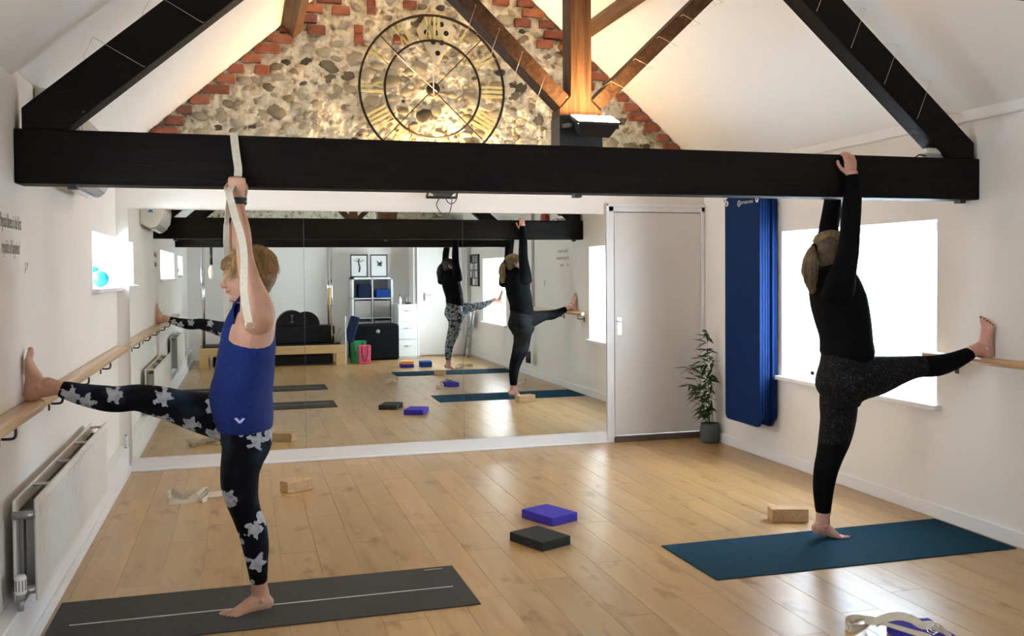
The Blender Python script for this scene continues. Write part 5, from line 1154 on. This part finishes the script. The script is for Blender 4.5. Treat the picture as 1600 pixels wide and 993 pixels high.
# right wall things
t = thing('framed_picture', 'black-framed photo collage on the right wall by the back door, seen in the mirror', 'picture', (XR, -.98, 1.25))
MB().box((XR-.03, -1.28, 1.23), (XR-.001, -.68, 1.79)).build('frame', M['black'], t)
rg = random.Random(9)
for i in range(3):
    for j in range(4):
        MB().box((XR-.032, -1.255+i*.19, 1.255+j*.132), (XR-.0295, -1.255+i*.19+rg.uniform(.10, .165), 1.255+j*.132+.11)).build('print', [M['paper'], M['greyfoam'], M['grey_metal']][rg.randrange(3)], t)
t = thing('alarm_sounder', 'dark red alarm bell high on the right wall, seen in the mirror', 'alarm', (XR, 3.08, 2.1))
MB().rbox((XR-.09, 3.0, 2.06), (XR-.001, 3.16, 2.26), .03).build('bell_body', M['red'], t)
t = thing('conduit', 'pair of thin grey pipes running down the right wall, seen in the mirror', 'pipe', (XR, 2.43, .9))
for yy_ in (2.40, 2.47): MB().cyl((XR-.012, yy_, .90), (XR-.012, yy_, 2.29), .008, 8).build('pipe', M['acgrey'], t)
t = thing('call_point', 'dark red switch box on the right wall, seen in the mirror', 'switch', (XR, 2.22, 1.31)); MB().box((XR-.04, 2.17, 1.26), (XR-.001, 2.27, 1.37)).build('box_body', M['red'], t, bevel=.004); MB().box((XR-.042, 2.19, 1.29), (XR-.0395, 2.25, 1.34)).build('glass_front', M['paper'], t)
t = thing('light_switch', 'white light switch on the right wall, seen in the mirror', 'switch', (XR, 2.9, 1.32)); MB().box((XR-.012, 2.86, 1.28), (XR-.001, 2.945, 1.365)).build('plate', M['gloss'], t); MB().box((XR-.016, 2.89, 1.305), (XR-.0115, 2.915, 1.34)).build('rocker', M['gloss'], t)
t = thing('resistance_cords', 'grey cords with black handles hanging below the right barre, seen in the mirror', 'cord', (XR-.09, 2.45, .2))
for k in range(4): MB().tube([(XR-.10, 2.43+k*.035, .95), (XR-.10, 2.42+k*.035, .6), (XR-.10, 2.40+k*.045, .36)], .005, 6).build('cord', M['grey_metal'], t)
for k in range(4): MB().cyl((XR-.10, 2.40+k*.045, .36), (XR-.10, 2.40+k*.045, .20), .017).build('handle', M['black'], t)
t = thing('step_ladder', 'folded grey step ladder leaning by the back window, seen in the mirror', 'ladder', (3.85, -.8, 0))
for yy_ in (-1.15, -.82):
    MB().beam((3.76, yy_, .01), (3.88, yy_, .86), .02, .03).build('side_rail', M['grey_metal'], t); MB().ell((3.76, yy_, .014), (.02, .02, .014)).build('rubber_foot', M['black'], t)
for k in range(4): MB().box((3.775+k*.024, -1.15, .16+k*.19), (3.80+k*.024, -.82, .18+k*.19)).build('step', M['grey_metal'], t)
MB().rbox((3.80, -1.10, .50), (3.85, -.87, .80), .01).build('seat_pad', M['grey_metal'], t)
t = thing('foam_roller', 'small foam roller on the sill of the far left window, seen in the mirror', 'roller', (-1.0, .9, 1.50))
MB().lathe((-.965, .30, 1.535), [(.018, -.16), (.060, -.16), (.060, .16), (.018, .16), (.018, -.16)], 24, 'Y').build('roller_body', M['pot'], t)
t.location = (-.965, .30, 1.475); 
for ch in t.children: ch.location = Vector((0, 0, 0)); ch.data.transform(Matrix.Translation(Vector((-1.0, .9, 1.50))-Vector((-.965, .30, 1.475))))
